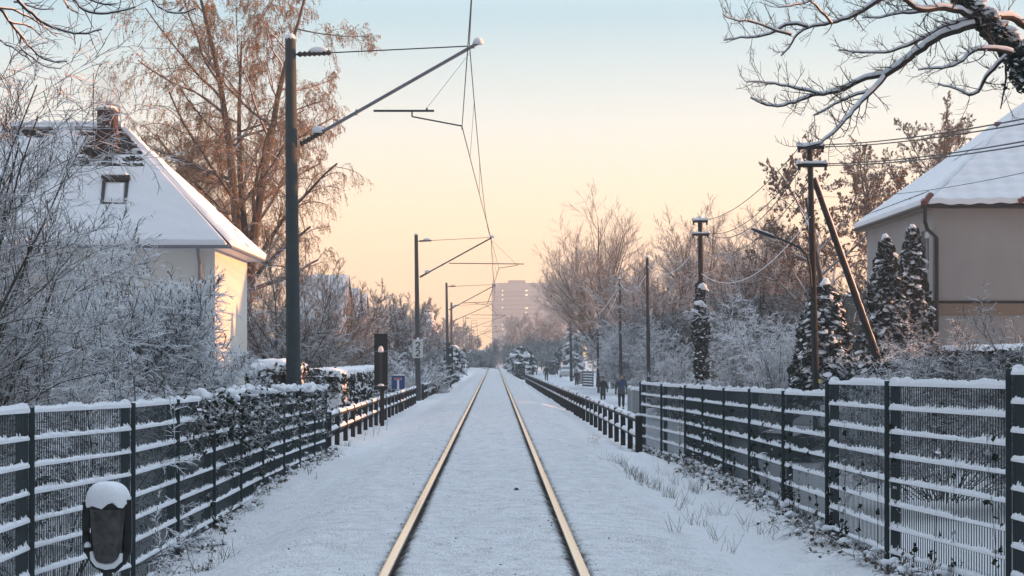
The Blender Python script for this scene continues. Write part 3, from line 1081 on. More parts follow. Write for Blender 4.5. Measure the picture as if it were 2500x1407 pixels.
# ------------------------------------------------------------------ wooden utility poles and cables
def upole(label, topx, topy, basex, d, arms, wtop, wbot, lean=0, zb=-1.1, group='wooden utility poles along the lane', cap=True):
    rng = np.random.RandomState(int(topx))
    T = W(topx, topy, d)
    bx = (basex - VX) / F * d
    # base pixel given where the pole meets the picture at the fence line (y=940)
    zf = W(0, 940, d)[2]
    slope = (bx - T[0]) / (zf - T[2])
    B = np.array([T[0] + slope * (zb - .5 - T[2]), d, zb - .5])
    root = thing('utility_pole', label, 'utility pole', (B[0], d, zb), group=group)
    k = 8
    pm = MB().tube([B + (T - B) * i / k for i in range(k + 1)], [wbot / 2 + (wtop - wbot) / 2 * i / k for i in range(k + 1)], 12)
    part('pole', pm, M['wood_pole'], root, smooth=True)
    if cap:
        cb = MB(); snow_blob(cb, T, wtop * .75, wtop * .7, wtop * .85, rng)
        part('snow_cap', cb, M['snow'], root, smooth=True)
    for (ax0, ax1, ay) in arms:
        a, b2 = W(ax0, ay, d - .12), W(ax1, ay, d - .12)
        ao = part('crossarm', MB().prism(a, b2, .09, .09), M['wood_pole'], root)
        sn = MB().loft(ridge(a + (0, 0, .045), b2 + (0, 0, .045), rng, h=.07, w=.10, n=14))
        part('snow', sn, M['snow'], ao, smooth=True)
        for q in (.06, .94):
            p = a + (b2 - a) * q
            io = part('insulator', MB().tube([p - (0, 0, .13), p - (0, 0, .04)], [.045, .03], 8), M['insul'], root)
            s2 = MB(); snow_blob(s2, p + (0, 0, .06), .085, .07, .09, rng)
            part('snow', s2, M['snow'], io, smooth=True)
    return root, T, B


D1 = 44.7
p1, T1, B1 = upole('tallest wooden pole, braced, with two crossarms and a lamp', 1977, 358, 1992, D1, [(1947, 2012, 360), (1947, 2020, 404)], .135, .20)
# leaning brace
a = W(1986, 436, D1 + .3); b_ = np.array([(2128 - VX) / F * 46, 46, W(0, 835, 46)[2]])
b_ = a + (b_ - a) * 1.6
bo = part('brace', MB().tube([a, b_], [.07, .105], 10), M['wood_pole'], p1, smooth=True)
sn = []
dv = (b_ - a) / np.linalg.norm(b_ - a)
up = np.cross(np.cross(dv, (0, 0, 1.)), dv); up = -up if up[2] < 0 else up
up /= np.linalg.norm(up)
rs_ = np.random.RandomState(3)
pts = np.array([a + (b_ - a) * t for t in np.linspace(0, .8, 60)])
part('snow', MB().tube(pts + up * .06, [.045 + .02 * rs_.rand() for _ in pts], 7), M['snow'], bo, smooth=True)
# lamp arm
la = [W(1981, 700, D1 - .1), W(1978, 655, D1 - .1), W(1970, 625, D1 - .1), W(1955, 607, D1 - .1), W(1925, 592, D1 - .1), W(1895, 580, D1 - .1)]
lo = part('lamp_arm', MB().tube(la, .028, 8), M['metal_dark'], p1, smooth=True)
h = MB()
a, b_ = W(1893, 581, D1 - .1), W(1833, 559, D1 - .1)
dv = (b_ - a)
rings = []
for t_, w_, h_ in ((0, .04, .03), (.15, .09, .045), (.5, .10, .045), (.85, .09, .035), (1, .06, .02)):
    p = a + dv * t_
    rings.append([(p[0] + h_ * .5 * sin(u_) * .35, p[1] + w_ * cos(u_), p[2] + h_ * sin(u_)) for u_ in np.linspace(0, 2 * pi, 11)[:-1]])
lh = part('lamp_head', MB().loft(rings), M['metal_dark'], p1, smooth=True)
sn = MB().tube([a + dv * t_ + (0, 0, .045) for t_ in (.05, .3, .6, .95)], [.015, .025, .02, .01], 7)
part('snow', sn, M['snow'], lh, smooth=True)
part('marker', MB().box(B1[0] - .03 + .0, B1[0] + .03, D1 - .14, D1 - .125, .92, 1.02), M['yellow'], p1)

p2, T2, B2 = upole('wooden pole with two short crossarms, wrapped in ivy', 1709, 535, 1715, 67, [(1691, 1728, 541), (1690, 1731, 573)], .17, .26)
p3, T3, B3 = upole('plain wooden pole without crossarm, third along the lane', 1580, 628, 1584, 93, [], .15, .24)
p4, T4, B4 = upole('thin snow-tipped wooden pole behind the man in blue', 1513, 680, 1516, 119, [], .14, .24)
p5, T5, B5 = upole('short thin pole behind the woman in the long coat', 1459, 802, 1461, 128, [], .12, .2)
p6, T6, B6 = upole('dark pole beside the parked white car', 1392, 752, 1395, 190, [], .2, .35)

CABLES = []


def cable(label, pts, r, mat='wire_metal', snow=False):
    a = pts[0]
    o = single('overhead_cable', MB().tube(pts, r, 5), M[mat], label, 'cable', 'cables on the wooden poles', loc=tuple(pts[0]))
    return o


off_r = lambda px, py: W(px, py, 24)
spec = [(2010, 354, 2700, 249, 'topmost cable from the braced pole across the right roof'),
        (2010, 359, 2700, 263, 'second cable from the upper crossarm across the right roof'),
        (2020, 400, 2700, 307, 'third cable, upper of the lower-crossarm pair over the right roof'),
        (2018, 404, 2700, 319, 'fourth cable, lower of the lower-crossarm pair over the right roof')]
for a0, a1, b0, b1, lb in spec:
    cable(lb, sagpts(W(a0, a1, D1 - .12), off_r(b0, b1), .12, 14), .013, 'metal_dark')
cable('thin cable crossing the right roof lower than the others', sagpts(W(1995, 480, D1), off_r(2700, 374), .2, 14), .006)
spec = [(1948, 364, 1727, 537, .35, 'highest cable dropping from the braced pole to the ivy pole'),
        (1950, 408, 1727, 569, .55, 'cable from the lower crossarm dropping to the ivy pole'),
        (1955, 410, 1729, 571, .75, 'twin cable sagging just below the lower-crossarm cable'),
        (1975, 440, 1712, 612, .8, 'low cable sagging between braced pole and ivy pole'),
        (1978, 530, 1712, 668, .9, 'lowest snowy cable between the braced pole and the ivy pole')]
for a0, a1, b0, b1, sg_, lb in spec:
    cable(lb, sagpts(W(a0, a1, D1 - .12), W(b0, b1, 67), sg_, 20), .012, 'snow' if sg_ == .9 else 'metal_dark')
cable('snowy cable looping from ivy pole to third pole', sagpts(W(1709, 590, 67), W(1581, 650, 93), .8, 20), .014, 'snow')
cable('snowy cable looping from third pole to fourth pole', sagpts(W(1580, 665, 93), W(1513, 690, 119), .8, 20), .018, 'snow')
cable('snowy cable sagging from fourth pole towards the big bare tree', sagpts(W(1513, 695, 119), W(1392, 765, 190), 1.6, 20), .025, 'snow')
cable('lower snowy cable sagging deep from the fourth pole', sagpts(W(1513, 705, 119), W(1392, 775, 190), 2.6, 20), .025, 'snow')


# ------------------------------------------------------------------ roof helper
def roof_face(A, B, Cc, D, th, mask=None, step=.12, noise=.02, ns=2.0, seed=0):
    """bilinear patch A(left eave) B(right eave) C(right ridge) D(left ridge), displaced along its normal as a snow layer"""
    A, B, Cc, D = [np.array(p, float) for p in (A, B, Cc, D)]
    nu = max(6, int(np.linalg.norm(B - A) / step)); nv = max(6, int(np.linalg.norm(D - A) / step))
    U, V = np.meshgrid(np.linspace(0, 1, nu + 1), np.linspace(0, 1, nv + 1), indexing='ij')
    P = A * ((1 - U) * (1 - V))[..., None] + B * (U * (1 - V))[..., None] + Cc * (U * V)[..., None] + D * ((1 - U) * V)[..., None]
    n = np.cross(B - A, D - A); n /= np.linalg.norm(n)
    if n[2] < 0:
        n = -n
    Lu, Lv = np.linalg.norm(B - A), np.linalg.norm(D - A)
    m = mask(U, V, P) if mask is not None else np.ones_like(U)
    e = np.minimum(np.minimum(U, 1 - U) * Lu, np.minimum(V, 1 - V) * Lv)
    edge = sst(-.01, .06, e)
    t = th * edge * sst(0, .25, m) + noise * fbm(U * Lu * ns + seed, V * Lv * ns + seed) * edge
    P = P + n * t[..., None] + n * .004
    mk = ((m[:-1, :-1] > -.02) & (m[1:, :-1] > -.02) & (m[1:, 1:] > -.02) & (m[:-1, 1:] > -.02))
    return MB().grid(P, 0, mk)


# ------------------------------------------------------------------ left house
HL = thing('white_house', 'white house with steep snowy hipped roof and brick chimney, left behind bushes', 'house', (-10.4, 48.3, -1.0))
ex0, ex1 = -20.0, (555 - VX) / F * 45.0          # eave x range
ey0, ey1 = 45.0, 51.7
ez = W(0, 600, 45)[2]
rx1, ry = ex1 - 3.45, 48.35
rz = ez + 3.45
rx0 = ex0 + 3.45
wx1 = ex1 - .38
wy0, wy1 = ey0 + .4, ey1 - .4
wm = MB()
wm.box(ex0 + .38, wx1, wy0, wy1, -1.6, ez - .02)
part('wall', wm, M['render_white'], HL)
# eaves soffit + fascia
so = MB().box(ex0, ex1, ey0, ey1, ez - .06, ez - .021)
part('eaves', so, M['frame_white'], HL)
gt = MB().tube([(ex0, ey0 - .06, ez - .02), (ex1 + .05, ey0 - .06, ez - .02)], .06, 8).tube([(ex1 + .06, ey0, ez - .02), (ex1 + .06, ey1, ez - .02)], .055, 8)
part('gutter', gt, M['galv'], HL)
dp = MB().tube([(ex1 - .75, ey0 - .05, ez - .05), (ex1 - .75, wy0 - .06, ez - .45), (ex1 - .75, wy0 - .06, -1.4)], .05, 8)
part('downpipe', dp, M['galv'], HL)
tr = MB()
tr.add([(ex0, ey0, ez), (ex1, ey0, ez), (rx1, ry, rz), (rx0, ry, rz)], [(0, 1, 2, 3)])
tr.add([(ex1, ey0, ez), (ex1, ey1, ez), (rx1, ry, rz)], [(0, 1, 2, 2)])
tr.add([(ex1, ey1, ez), (ex0, ey1, ez), (rx0, ry, rz), (rx1, ry, rz)], [(0, 1, 2, 3)])
tr.add([(ex0, ey1, ez), (ex0, ey0, ez), (rx0, ry, rz)], [(0, 1, 2, 2)])
ro = part('roof', tr, M['tile_dark'], HL)
chx = (262 - VX) / F * 47.6


def mL(U, V, P):
    # bare tiles below the chimney and in ragged rows along the ridge
    x = P[..., 0]; z = P[..., 2]
    tri = ((z - (rz - 1.35)) / 1.35)
    w = .95 - .42 * tri
    inside = np.minimum((w - np.abs(x - chx - .15)) / .4, (z - (rz - 1.3)) / .25)
    rows = .30 * np.sin(z * 2 * pi / .19) - .9 * fbm(x * 2.8, z * 3.5) * 2.2
    r2 = np.minimum(np.minimum((z - (rz - .42)) / .1, (rz - .12 - z) / .05), (chx - .3 - x) / .3)
    patch = np.minimum(inside, .75)
    m1 = .42 - patch * .85 + rows * 1.5
    m1 = np.where(inside > 0, m1, 1)
    chim = np.minimum((.33 - np.abs(x - chx)) / .1, (z - (rz - .66)) / .1)
    m1 = np.where(chim > 0, -1, m1)
    m2 = np.where(r2 > 0, .25 - .3 * np.sin(z * 2 * pi / .16) + 1.8 * fbm(x * 2.1, z * 3 + 3), 1)
    return np.minimum(m1, m2)


sf = roof_face((ex0, ey0 - .1, ez + .0), (ex1 + .04, ey0 - .1, ez + .0), (rx1, ry, rz), (rx0, ry, rz), .14, mL, step=.055, noise=.03, ns=1.5)
sfo = part('roof_snow', sf, M['snow'], HL, smooth=True)
sr = roof_face((ex1 + .1, ey0, ez), (ex1 + .1, ey1 + .05, ez), (rx1, ry + .02, rz), (rx1, ry - .02, rz), .13, lambda U, V, P: .9 - 1.0 * sst(.18, .34, fbm(P[..., 1] * 2.2, P[..., 2] * 2.2)) * (P[..., 2] < rz - .3), step=.09, noise=.05, ns=2.5)
part('roof_snow', sr, M['snow'], HL, smooth=True)
sb_ = roof_face((ex1, ey1, ez), (ex0, ey1, ez), (rx0, ry, rz), (rx1, ry, rz), .13, step=.5)
part('roof_snow', sb_, M['snow'], HL, smooth=True)
# ridge snow roll
rsn = np.random.RandomState(2)
xsr = np.linspace(rx0, rx1 + .05, 60)
part('ridge_snow', MB().tube([(x_, ry, rz + .04 + .03 * rsn.rand()) for x_ in xsr], [.10 + .05 * rsn.rand() for _ in xsr], 8), M['snow'], HL, smooth=True)
# chimney
cz0, cz1 = rz - .7, W(0, 272, 47.6)[2]
cm = MB().box(chx - .22, chx + .22, 47.35, 47.95, cz0 + .45, cz1)
cm.box(chx - .26, chx + .26, 47.30, 48.0, cz0, cz0 + .449)
co = part('chimney', cm, M['brick'], HL)
part('flashing', MB().box(chx - .35, chx + .35, 47.2, 48.1, cz0 - .1, cz0 + .03), M['tile_dark'], co)
part('chimney_slab', MB().box(chx - .27, chx + .27, 47.28, 48.0, cz1, cz1 + .05), M['concrete'], co)
sb = MB(); snow_blob(sb, (chx, 47.64, cz1 + .05), .27, .36, .12, rng, 14); part('snow_cap', sb, M['snow'], co, smooth=True)
part('chimney_pot', MB().tube([(chx, 47.65, cz1 + .05), (chx, 47.65, cz1 + .26)], [.05, .04], 8), M['gutter'], co)
am = MB().tube([(chx - .33, 47.4, rz - .6), (chx - .33, 47.4, rz + 1.35)], .012, 5)
for q in (.6, .75, .9, 1.05):
    am.tube([(chx - .45, 47.4, rz + q - .35), (chx - .21, 47.4, rz + q - .35)], .006, 4)
part('aerial', am, M['wire_metal'], HL)
# roof window
u0, u1, v0, v1 = 250, 318, 437, 494
dn = np.array([0, ry - ey0, rz - ez]); dn /= np.linalg.norm(dn)       # up the slope
nn_ = np.array([0, -dn[2], dn[1]])


def on_roof(px, py):
    # intersect the pixel ray with the front roof plane
    dirv = np.array([(px - VX) / F, 1, (VY - py) / F])
    o = np.array([0, 0, EYE])
    p0 = np.array([0, ey0, ez])
    t_ = np.dot(p0 - o, nn_) / np.dot(dirv, nn_)
    return o + dirv * t_


q = [on_roof(252, 510), on_roof(308, 510), on_roof(313, 455), on_roof(257, 455)]
wn = MB()
for i in range(4):
    a_, b2 = q[i] + nn_ * .16, q[(i + 1) % 4] + nn_ * .16
    wn.prism(a_ - (b2 - a_) * .03, b2 + (b2 - a_) * .03, .09, .10)
wo = part('roof_window', wn, M['frame_dark'], HL)
part('pane', MB().add([p + nn_ * .155 for p in q], [(0, 1, 2, 3)]), M['glass'], wo)
qs = [q[0] + (q[2] - q[0]) * .10 + nn_ * .17, q[1] + (q[3] - q[1]) * .10 + nn_ * .17, q[2] + (q[0] - q[2]) * .1 + nn_ * .17, q[3] + (q[1] - q[3]) * .1 + nn_ * .17]
part('pane_snow', roof_face(*qs, .05, lambda U, V, P: .6 + fbm(P[..., 0] * 6, P[..., 2] * 6) * 1.5 - .5 * sst(.9, 1, V), step=.04, noise=.02), M['snow'], wo, smooth=True)
a_, b2 = q[3] + nn_ * .26 + dn * .05, q[2] + nn_ * .26 + dn * .05
part('blind_box', MB().prism(a_ - (.06, 0, 0), b2 + (.08, 0, 0), .14, .12), M['frame_dark'], wo)
part('snow', MB().loft(ridge(a_ + (0, 0, .06), b2 + (0, 0, .06), rsn, h=.07, w=.16, n=16)), M['snow'], wo, smooth=True)
a_, b2 = q[0] + nn_ * .10 - dn * .10, q[1] + nn_ * .10 - dn * .10
part('sill', MB().prism(a_ - (.12, 0, 0), b2 - (.08, 0, 0), .16, .05), M['tile_dark'], wo)

# smoke puff above the chimney
ms = bpy.data.materials.new('smoke'); ms.use_nodes = True
t = ms.node_tree; t.nodes.clear()
o_ = t.nodes.new('ShaderNodeOutputMaterial'); pv = t.nodes.new('ShaderNodeVolumePrincipled')
pv.inputs['Color'].default_value = (.45, .5, .55, 1)
tcn = t.nodes.new('ShaderNodeTexCoord'); nz = t.nodes.new('ShaderNodeTexNoise'); nz.inputs['Scale'].default_value = 2.2
t.links.new(tcn.outputs['Object'], nz.inputs['Vector'])
vl = t.nodes.new('ShaderNodeVectorMath'); vl.operation = 'LENGTH'
t.links.new(tcn.outputs['Object'], vl.inputs[0])
dd_ = mth(t, 'MULTIPLY', mth(t, 'MAXIMUM', mth(t, 'SUBTRACT', .34, mth(t, 'ADD', mth(t, 'MULTIPLY', vl.outputs['Value'], .62), mth(t, 'MULTIPLY', nz.outputs['Fac'], -.28))), 0.0), 1.0)
t.links.new(dd_, pv.inputs['Density']); t.links.new(pv.outputs[0], o_.inputs['Volume'])
pc = W(268, 222, 47.6)
V0 = []
sm = MB().loft([[(pc[0] + .7 * cos(ph) * cos(u_), pc[1] + .7 * cos(ph) * sin(u_), pc[2] + .8 * sin(ph)) for u_ in np.linspace(0, 2 * pi, 13)[:-1]] for ph in np.linspace(-1.5, 1.5, 9)])
so_ = single('chimney_smoke', sm, ms, 'faint grey puff of smoke above the brick chimney', 'smoke', kind='stuff', loc=tuple(pc))

# ------------------------------------------------------------------ right house
hd_ = 55.0
HX = (2277 - VX) / F * hd_
HR = thing('beige_house', 'beige rendered house with big snowy hipped roof at the right edge', 'house', (HX, hd_, -.75))
ez = W(0, 503, hd_)[2]
ex0 = HX - .35; ex1 = ex0 + 16
ey0 = hd_ - .35
ey1 = ey0 + 10.3
hw = 5.15
tt = .80
rx0, ry, rz = ex0 + hw, ey0 + hw, ez + hw * tt
rx1 = ex1 - hw
wt = .3
wm = MB()
# front (camera-facing) wall, butted against the side wall
ztw = ez - .04
wm.box(HX + wt, ex1 - .35, hd_, hd_ + wt, -1.6, ztw)
wo_ = None      # window in the track-facing wall
wz0, wz1 = W(0, 664, 56.5)[2], W(0, 566, 56.5)[2]
wm.box(HX, HX + wt, hd_, hd_ + .5, -1.6, ztw)
wm.box(HX, HX + wt, hd_ + 1.5, hd_ + 5.3, -1.6, ztw)
wm.box(HX, HX + wt, hd_ + .5, hd_ + 1.5, -1.6, wz0)
wm.box(HX, HX + wt, hd_ + .5, hd_ + 1.5, wz1, ztw)
wm.box(HX, HX + wt, hd_ + 5.3, hd_ + 6.2, -1.6, wz0)
wm.box(HX, HX + wt, hd_ + 5.3, hd_ + 6.2, wz1 - .3, ztw)
wm.box(HX, HX + wt, hd_ + 6.2, hd_ + 9.65, -1.6, ztw)
wm.box(HX + wt, ex1 - .35, hd_ + 9.35, hd_ + 9.65, -1.6, ztw)
wm.box(ex1 - .65, ex1 - .35, hd_ + wt, hd_ + 9.35, -1.6, ztw)
part('wall', wm, M['render_beige'], HR)
zp = W(0, 737, hd_)[2]
part('string_course', MB().box(HX - .03, ex1 - .3, hd_ - .045, hd_ - .003, zp - .05, zp + .03), M['gutter'], HR)
part('plinth', MB().box(HX - .0, ex1 - .3, hd_ - .028, hd_ - .004, zp - .42, zp - .051), M['plinth'], HR)
for y0_, y1_, zt_ in ((hd_ + .5, hd_ + 1.5, wz1), (hd_ + 5.3, hd_ + 6.2, wz1 - .3)):
    wf = MB()
    X_ = HX + .17
    for a in ((y0_, y0_ + .07, wz0, zt_), (y1_ - .07, y1_, wz0, zt_), (y0_ + .07, y1_ - .07, zt_ - .07, zt_), (y0_ + .07, y1_ - .07, wz0, wz0 + .07), ((y0_ + y1_) / 2 - .03, (y0_ + y1_) / 2 + .03, wz0 + .07, zt_ - .07)):
        wf.box(X_, X_ + .07, *a)
    w_ = part('window', wf, M['frame_white'], HR)
    part('pane', MB().box(X_ + .03, X_ + .04, y0_ + .07, y1_ - .07, wz0 + .07, zt_ - .07), M['glass'], w_)
    s_ = part('sill', MB().box(HX - .06, HX + .17, y0_ - .03, y1_ + .03, wz0 - .04, wz0 - .002), M['frame_white'], w_)
    part('lintel_blind', MB().box(X_ - .06, X_ - .002, y0_, y1_, zt_ - .22, zt_ - .002), M['frame_white'], w_)
part('eaves', MB().box(ex0 + .02, ex1, ey0 + .02, ey1, ez - .10, ez - .041), M['plinth'], HR)
part('gutter', MB().tube([(ex0 - .05, ey0 - .06, ez - .03), (ex1, ey0 - .06, ez - .03)], .07, 8).tube([(ex0 - .06, ey0 - .06, ez - .03), (ex0 - .06, ey1, ez - .03)], .06, 8), M['gutter'], HR)
part('downpipe', MB().tube([(ex0 + .02, ey0 - .04, ez - .05), (ex0 + .02, ey0 - .02, ez - .5), (ex0 + .12, ey0 + .1, ez - .75), (HX + .10, hd_ - .10, ez - 1.0), (HX + .10, hd_ - .10, -.5)], .065, 8), M['gutter'], HR)
tr = MB()
tr.add([(ex0, ey0, ez), (ex1, ey0, ez), (rx1, ry, rz), (rx0, ry, rz)], [(0, 1, 2, 3)])
tr.add([(ex0, ey1, ez), (ex0, ey0, ez), (rx0, ry, rz)], [(0, 1, 2, 2)])
tr.add([(ex1, ey1, ez), (ex0, ey1, ez), (rx0, ry, rz), (rx1, ry, rz)], [(0, 1, 2, 3)])
tr.add([(ex1, ey0, ez), (ex1, ey1, ez), (rx1, ry, rz)], [(0, 1, 2, 2)])
ro = part('roof', tr, M['tile_red'], HR)


def waves(U, V, P):
    return np.ones_like(U)


sf = roof_face((ex0 + .05, ey0 - .12, ez), (ex1, ey0 - .12, ez), (rx1, ry, rz), (rx0, ry, rz), .15, None, step=.07, noise=.0)
V_, F_, I_ = sf.arrays()
# pantile rows telegraphing softly through the snow
sl = np.hypot(V_[:, 1] - ey0, V_[:, 2] - ez)
V_[:, 2] += .020 * np.sin(V_[:, 0] * 2 * pi / .62) + .026 * np.abs(np.sin(sl * pi / .46)) + fbm(V_[:, 0] * .9, sl * .9) * .08
part('roof_snow', (V_, F_), M['snow'], HR, smooth=True)
sf = roof_face((ex0 - .08, ey1, ez), (ex0 - .08, ey0, ez), (rx0, ry, rz), (rx0, ry + .01, rz), .14, lambda U, V, P: np.where((np.abs(P[..., 2] - (ez + 2.35) + .34 * (P[..., 1] - ey0 - 2.5)) < .035) & (P[..., 1] < ey0 + 4.3), -.5, 1), step=.09, noise=.06, ns=1.6)
part('roof_snow', sf, M['snow'], HR, smooth=True)
part('roof_snow', roof_face((ex1, ey1, ez), (ex0, ey1, ez), (rx0, ry, rz), (rx1, ry, rz), .15, step=.5), M['snow'], HR, smooth=True)
hr = np.linspace(0, 1, 50)
hipc = np.array([ex0, ey0, ez]); hipt = np.array([rx0, ry, rz])
part('hip_snow', MB().tube([hipc + (hipt - hipc) * q_ + (0, 0, .09) for q_ in hr], [.11 + .03 * rsn.rand() for _ in hr], 8), M['snow'], HR, smooth=True)
ht = MB().tube([hipc + (hipt - hipc) * -.0 + (-.05, -.13, .03), hipc + (hipt - hipc) * .05 + (0, -.08, .10)], [.10, .12], 8)
ht.tube([W(2485, 492, ey0 - .1), W(2500, 486, ey0 - .1)], .1, 8)
part('hip_tile', ht, M['tile_red'], HR)
q0 = on = None
vp = W(2438, 309, ry - 1.0)
part('vent_pipe', MB().tube([vp - (0, 0, .35), vp + (0, 0, .02)], .08, 10).tube([vp + (-.02, 0, .02), vp + (-.02, 0, .14)], [.13, .12], 10), M['tile_red'], HR)
# snow guard on the track side of the roof
sgm = MB()
sp_ = np.array([ex0, ey0, ez]); 
for h_ in (.16, .26):
    sgm.tube([(ex0 + .28, ey0 + .6, ez + .28 * tt + h_), (ex0 + .28, ey1 - .6, ez + .28 * tt + h_)], .013, 5)
for y_ in np.arange(ey0 + .6, ey1 - .5, .8):
    sgm.tube([(ex0 + .28, y_, ez + .28 * tt), (ex0 + .28, y_, ez + .28 * tt + .28)], .013, 5)
part('snow_guard', sgm, M['gutter'], HR)

# ------------------------------------------------------------------ far office block
fd = 640.
A = W(1201, 695, fd); B = W(1420, 695, fd)
OB = thing('office_block', 'big grey office tower fading in the haze at the end of the track', 'office building', ((A[0] + B[0]) / 2, fd, -1))
zt = W(0, 703, fd)[2]
part('wall', MB().box(A[0], B[0], fd, fd + 18, -2, zt), M['concrete'], OB)
part('attic', MB().box(A[0] - .0, B[0] + .0, fd - .25, fd - .02, zt, W(0, 691, fd)[2]).box(A[0], B[0], fd - .02, fd + 18, zt + .01, W(0, 691, fd)[2] - .01), M['concrete'], OB)
part('roof_house', MB().box(W(1241, 0, fd)[0], W(1283, 0, fd)[0], fd + 2, fd + 12, W(0, 691, fd)[2], W(0, 684, fd)[2]), M['concrete'], OB)
nfl = 10
for i in range(nfl):
    z = W(0, 711 + i * 10.5, fd)[2]
    part('window_band', MB().box(A[0] + 1, B[0] - 1, fd - .12, fd - .01, z - .75, z), M['window_band'], OB)
rng = np.random.RandomState(9)
for i in range(nfl):
    for px_ in (1228, 1285):
        if rng.rand() < .62:
            z = W(0, 709 + i * 10.5 + rng.uniform(-1, 1), fd)[2]
            for q_ in range(rng.randint(1, 3)):
                x_ = W(px_ + q_ * 3.2 - 1, 0, fd)[0]
                part('lit_window', MB().box(x_ - .16, x_ + .16, fd - .2, fd - .13, z - .35, z - .02), M['lit'], OB)

# ------------------------------------------------------------------ terraced houses behind the birch (steep shed roofs with lit gables)
def terrace(label, px0, px1, ptop, d, pbot, seed):
    a, b = W(px0, ptop, d), W(px1, ptop, d)
    x0, x1 = a[0], b[0]; zt = a[2]
    dep = 7.5
    root = thing('terraced_house', label, 'house', ((x0 + x1) / 2, d, -1), group='steep-roofed terraced houses behind the birch')
    ze = W(0, pbot, d - 2.6)[2]
    bd = MB().box(x0, x1, d - 2.6, d + dep, -1.5, ze)
    # gable wedge under the roof
    bd.add([(x1, d - 2.6, ze), (x1, d + dep, ze), (x1, d, zt), (x0, d - 2.6, ze), (x0, d + dep, ze), (x0, d, zt)], [(0, 1, 2, 2), (5, 4, 3, 3)])
    part('wall', bd, M['brick_pale'], root)
    rf = MB().add([(x0 - .15, d - 2.8, ze - .1), (x1 + .12, d - 2.8, ze - .1), (x1 + .12, d, zt + .12), (x0 - .15, d, zt + .12)], [(0, 1, 2, 3)])
    rf.add([(x0 - .15, d, zt + .12), (x1 + .12, d, zt + .12), (x1 + .12, d + dep + .2, ze), (x0 - .15, d + dep + .2, ze)], [(0, 1, 2, 3)])
    part('roof', rf, M['tile_dark'], root)
    part('roof_snow', roof_face((x0 - .15, d - 2.8, ze - .1), (x1 + .12, d - 2.8, ze - .1), (x1 + .12, d, zt + .12), (x0 - .15, d, zt + .12), .12, step=.25, noise=.05), M['snow'], root, smooth=True)
    for i in range(2):
        xx = x0 + (x1 - x0) * (.3 + .4 * i)
        wf = MB().box(xx - .5, xx + .5, d - 2.66, d - 2.605, .3, 1.7)
        w_ = part('window', wf, M['frame_white'], root)
        part('pane', MB().box(xx - .42, xx + .42, d - 2.69, d - 2.661, .38, 1.62), M['glass'], w_)


M['brick_pale'] = simple('brick_pale', (.20, .12, .08), .9, noise=.2, scale=5)
terrace('terraced house with the tallest steep snowy roof, right of the tall mast', 741, 848, 677, 105, 850, 1)
terrace('second terraced house, its narrow blue roof edge stepped down beside the first', 850, 876, 708, 116, 850, 2)
terrace('smallest terraced house, farthest right of the stepped row', 878, 893, 722, 124, 850, 3)

# ------------------------------------------------------------------ vegetation generators
def grow(rng, P, D, Ln, R, k, wob, trop, taper=.35, grav=None):
    n = len(P)
    pts = [P]; d = nrm(D)
    for i in range(k):
        d = d + rng.randn(n, 3) * wob
        d[:, 2] += trop if grav is None else grav[i] if np.ndim(grav) else grav
        d = nrm(d)
        P = P + d * (Ln / k)[:, None]
        pts.append(P)
    rad = R[:, None] * np.linspace(1, taper, k + 1)[None]
    return np.stack(pts, 1), rad


def spawn(rng, pts, rad, Ln, m, t0, t1, ang, angj, lr, rr, flat=0.0, shape=.5, rmin=.0):
    n, k1, _ = pts.shape
    k = k1 - 1
    t = t0 + (t1 - t0) * ((np.arange(m)[None] + rng.rand(n, m)) / m)
    s = t * k
    i = np.minimum(s.astype(int), k - 1); f = s - i
    ii = np.arange(n)[:, None]
    P = pts[ii, i] * (1 - f)[..., None] + pts[ii, i + 1] * f[..., None]
    T = nrm(pts[ii, i + 1] - pts[ii, i])
    r = rad[ii, i] * (1 - f) + rad[ii, i + 1] * f
    rnd = rng.randn(n, m, 3)
    rnd[..., 2] *= (1 - flat)
    N = nrm(rnd - (rnd * T).sum(-1, keepdims=True) * T)
    a = radians(ang) + radians(angj) * rng.randn(n, m)
    D = np.cos(a)[..., None] * T + np.sin(a)[..., None] * N
    L2 = (Ln[:, None] * lr) * (1 - shape * t) * (.7 + .6 * rng.rand(n, m))
    R2 = np.maximum(r * rr, rmin)
    return P.reshape(-1, 3), D.reshape(-1, 3), L2.reshape(-1), R2.reshape(-1)


def tree_levels(seed, base, Ln, R, dirs, specs, k0=8, wob0=.06, trop0=.02, taper0=.35):
    """base (n,3) stems; specs: dicts per further level; returns [(pts,rad)...]"""
    rng = np.random.RandomState(seed)
    P, D = np.asarray(base, float), np.asarray(dirs, float)
    Ln = np.asarray(Ln, float); R = np.asarray(R, float)
    out = []
    pts, rad = grow(rng, P, D, Ln, R, k0, wob0, trop0, taper0)
    out.append((pts, rad))
    for s in specs:
        P, D, L2, R2 = spawn(rng, pts, rad, Ln, s['m'], s.get('t0', .2), s.get('t1', 1), s['ang'], s.get('angj', 10), s['lr'], s.get('rr', .6), s.get('flat', 0), s.get('shape', .5), s.get('rmin', .004))
        if s.get('clip') is not None:
            keep = s['clip'](P)
            P, D, L2, R2 = P[keep], D[keep], L2[keep], R2[keep]
        pts, rad = grow(rng, P, D, L2, R2, s.get('k', 4), s.get('wob', .12), s.get('trop', .03), s.get('taper', .4), s.get('grav'))
        Ln = L2
        out.append((pts, rad))
    return out


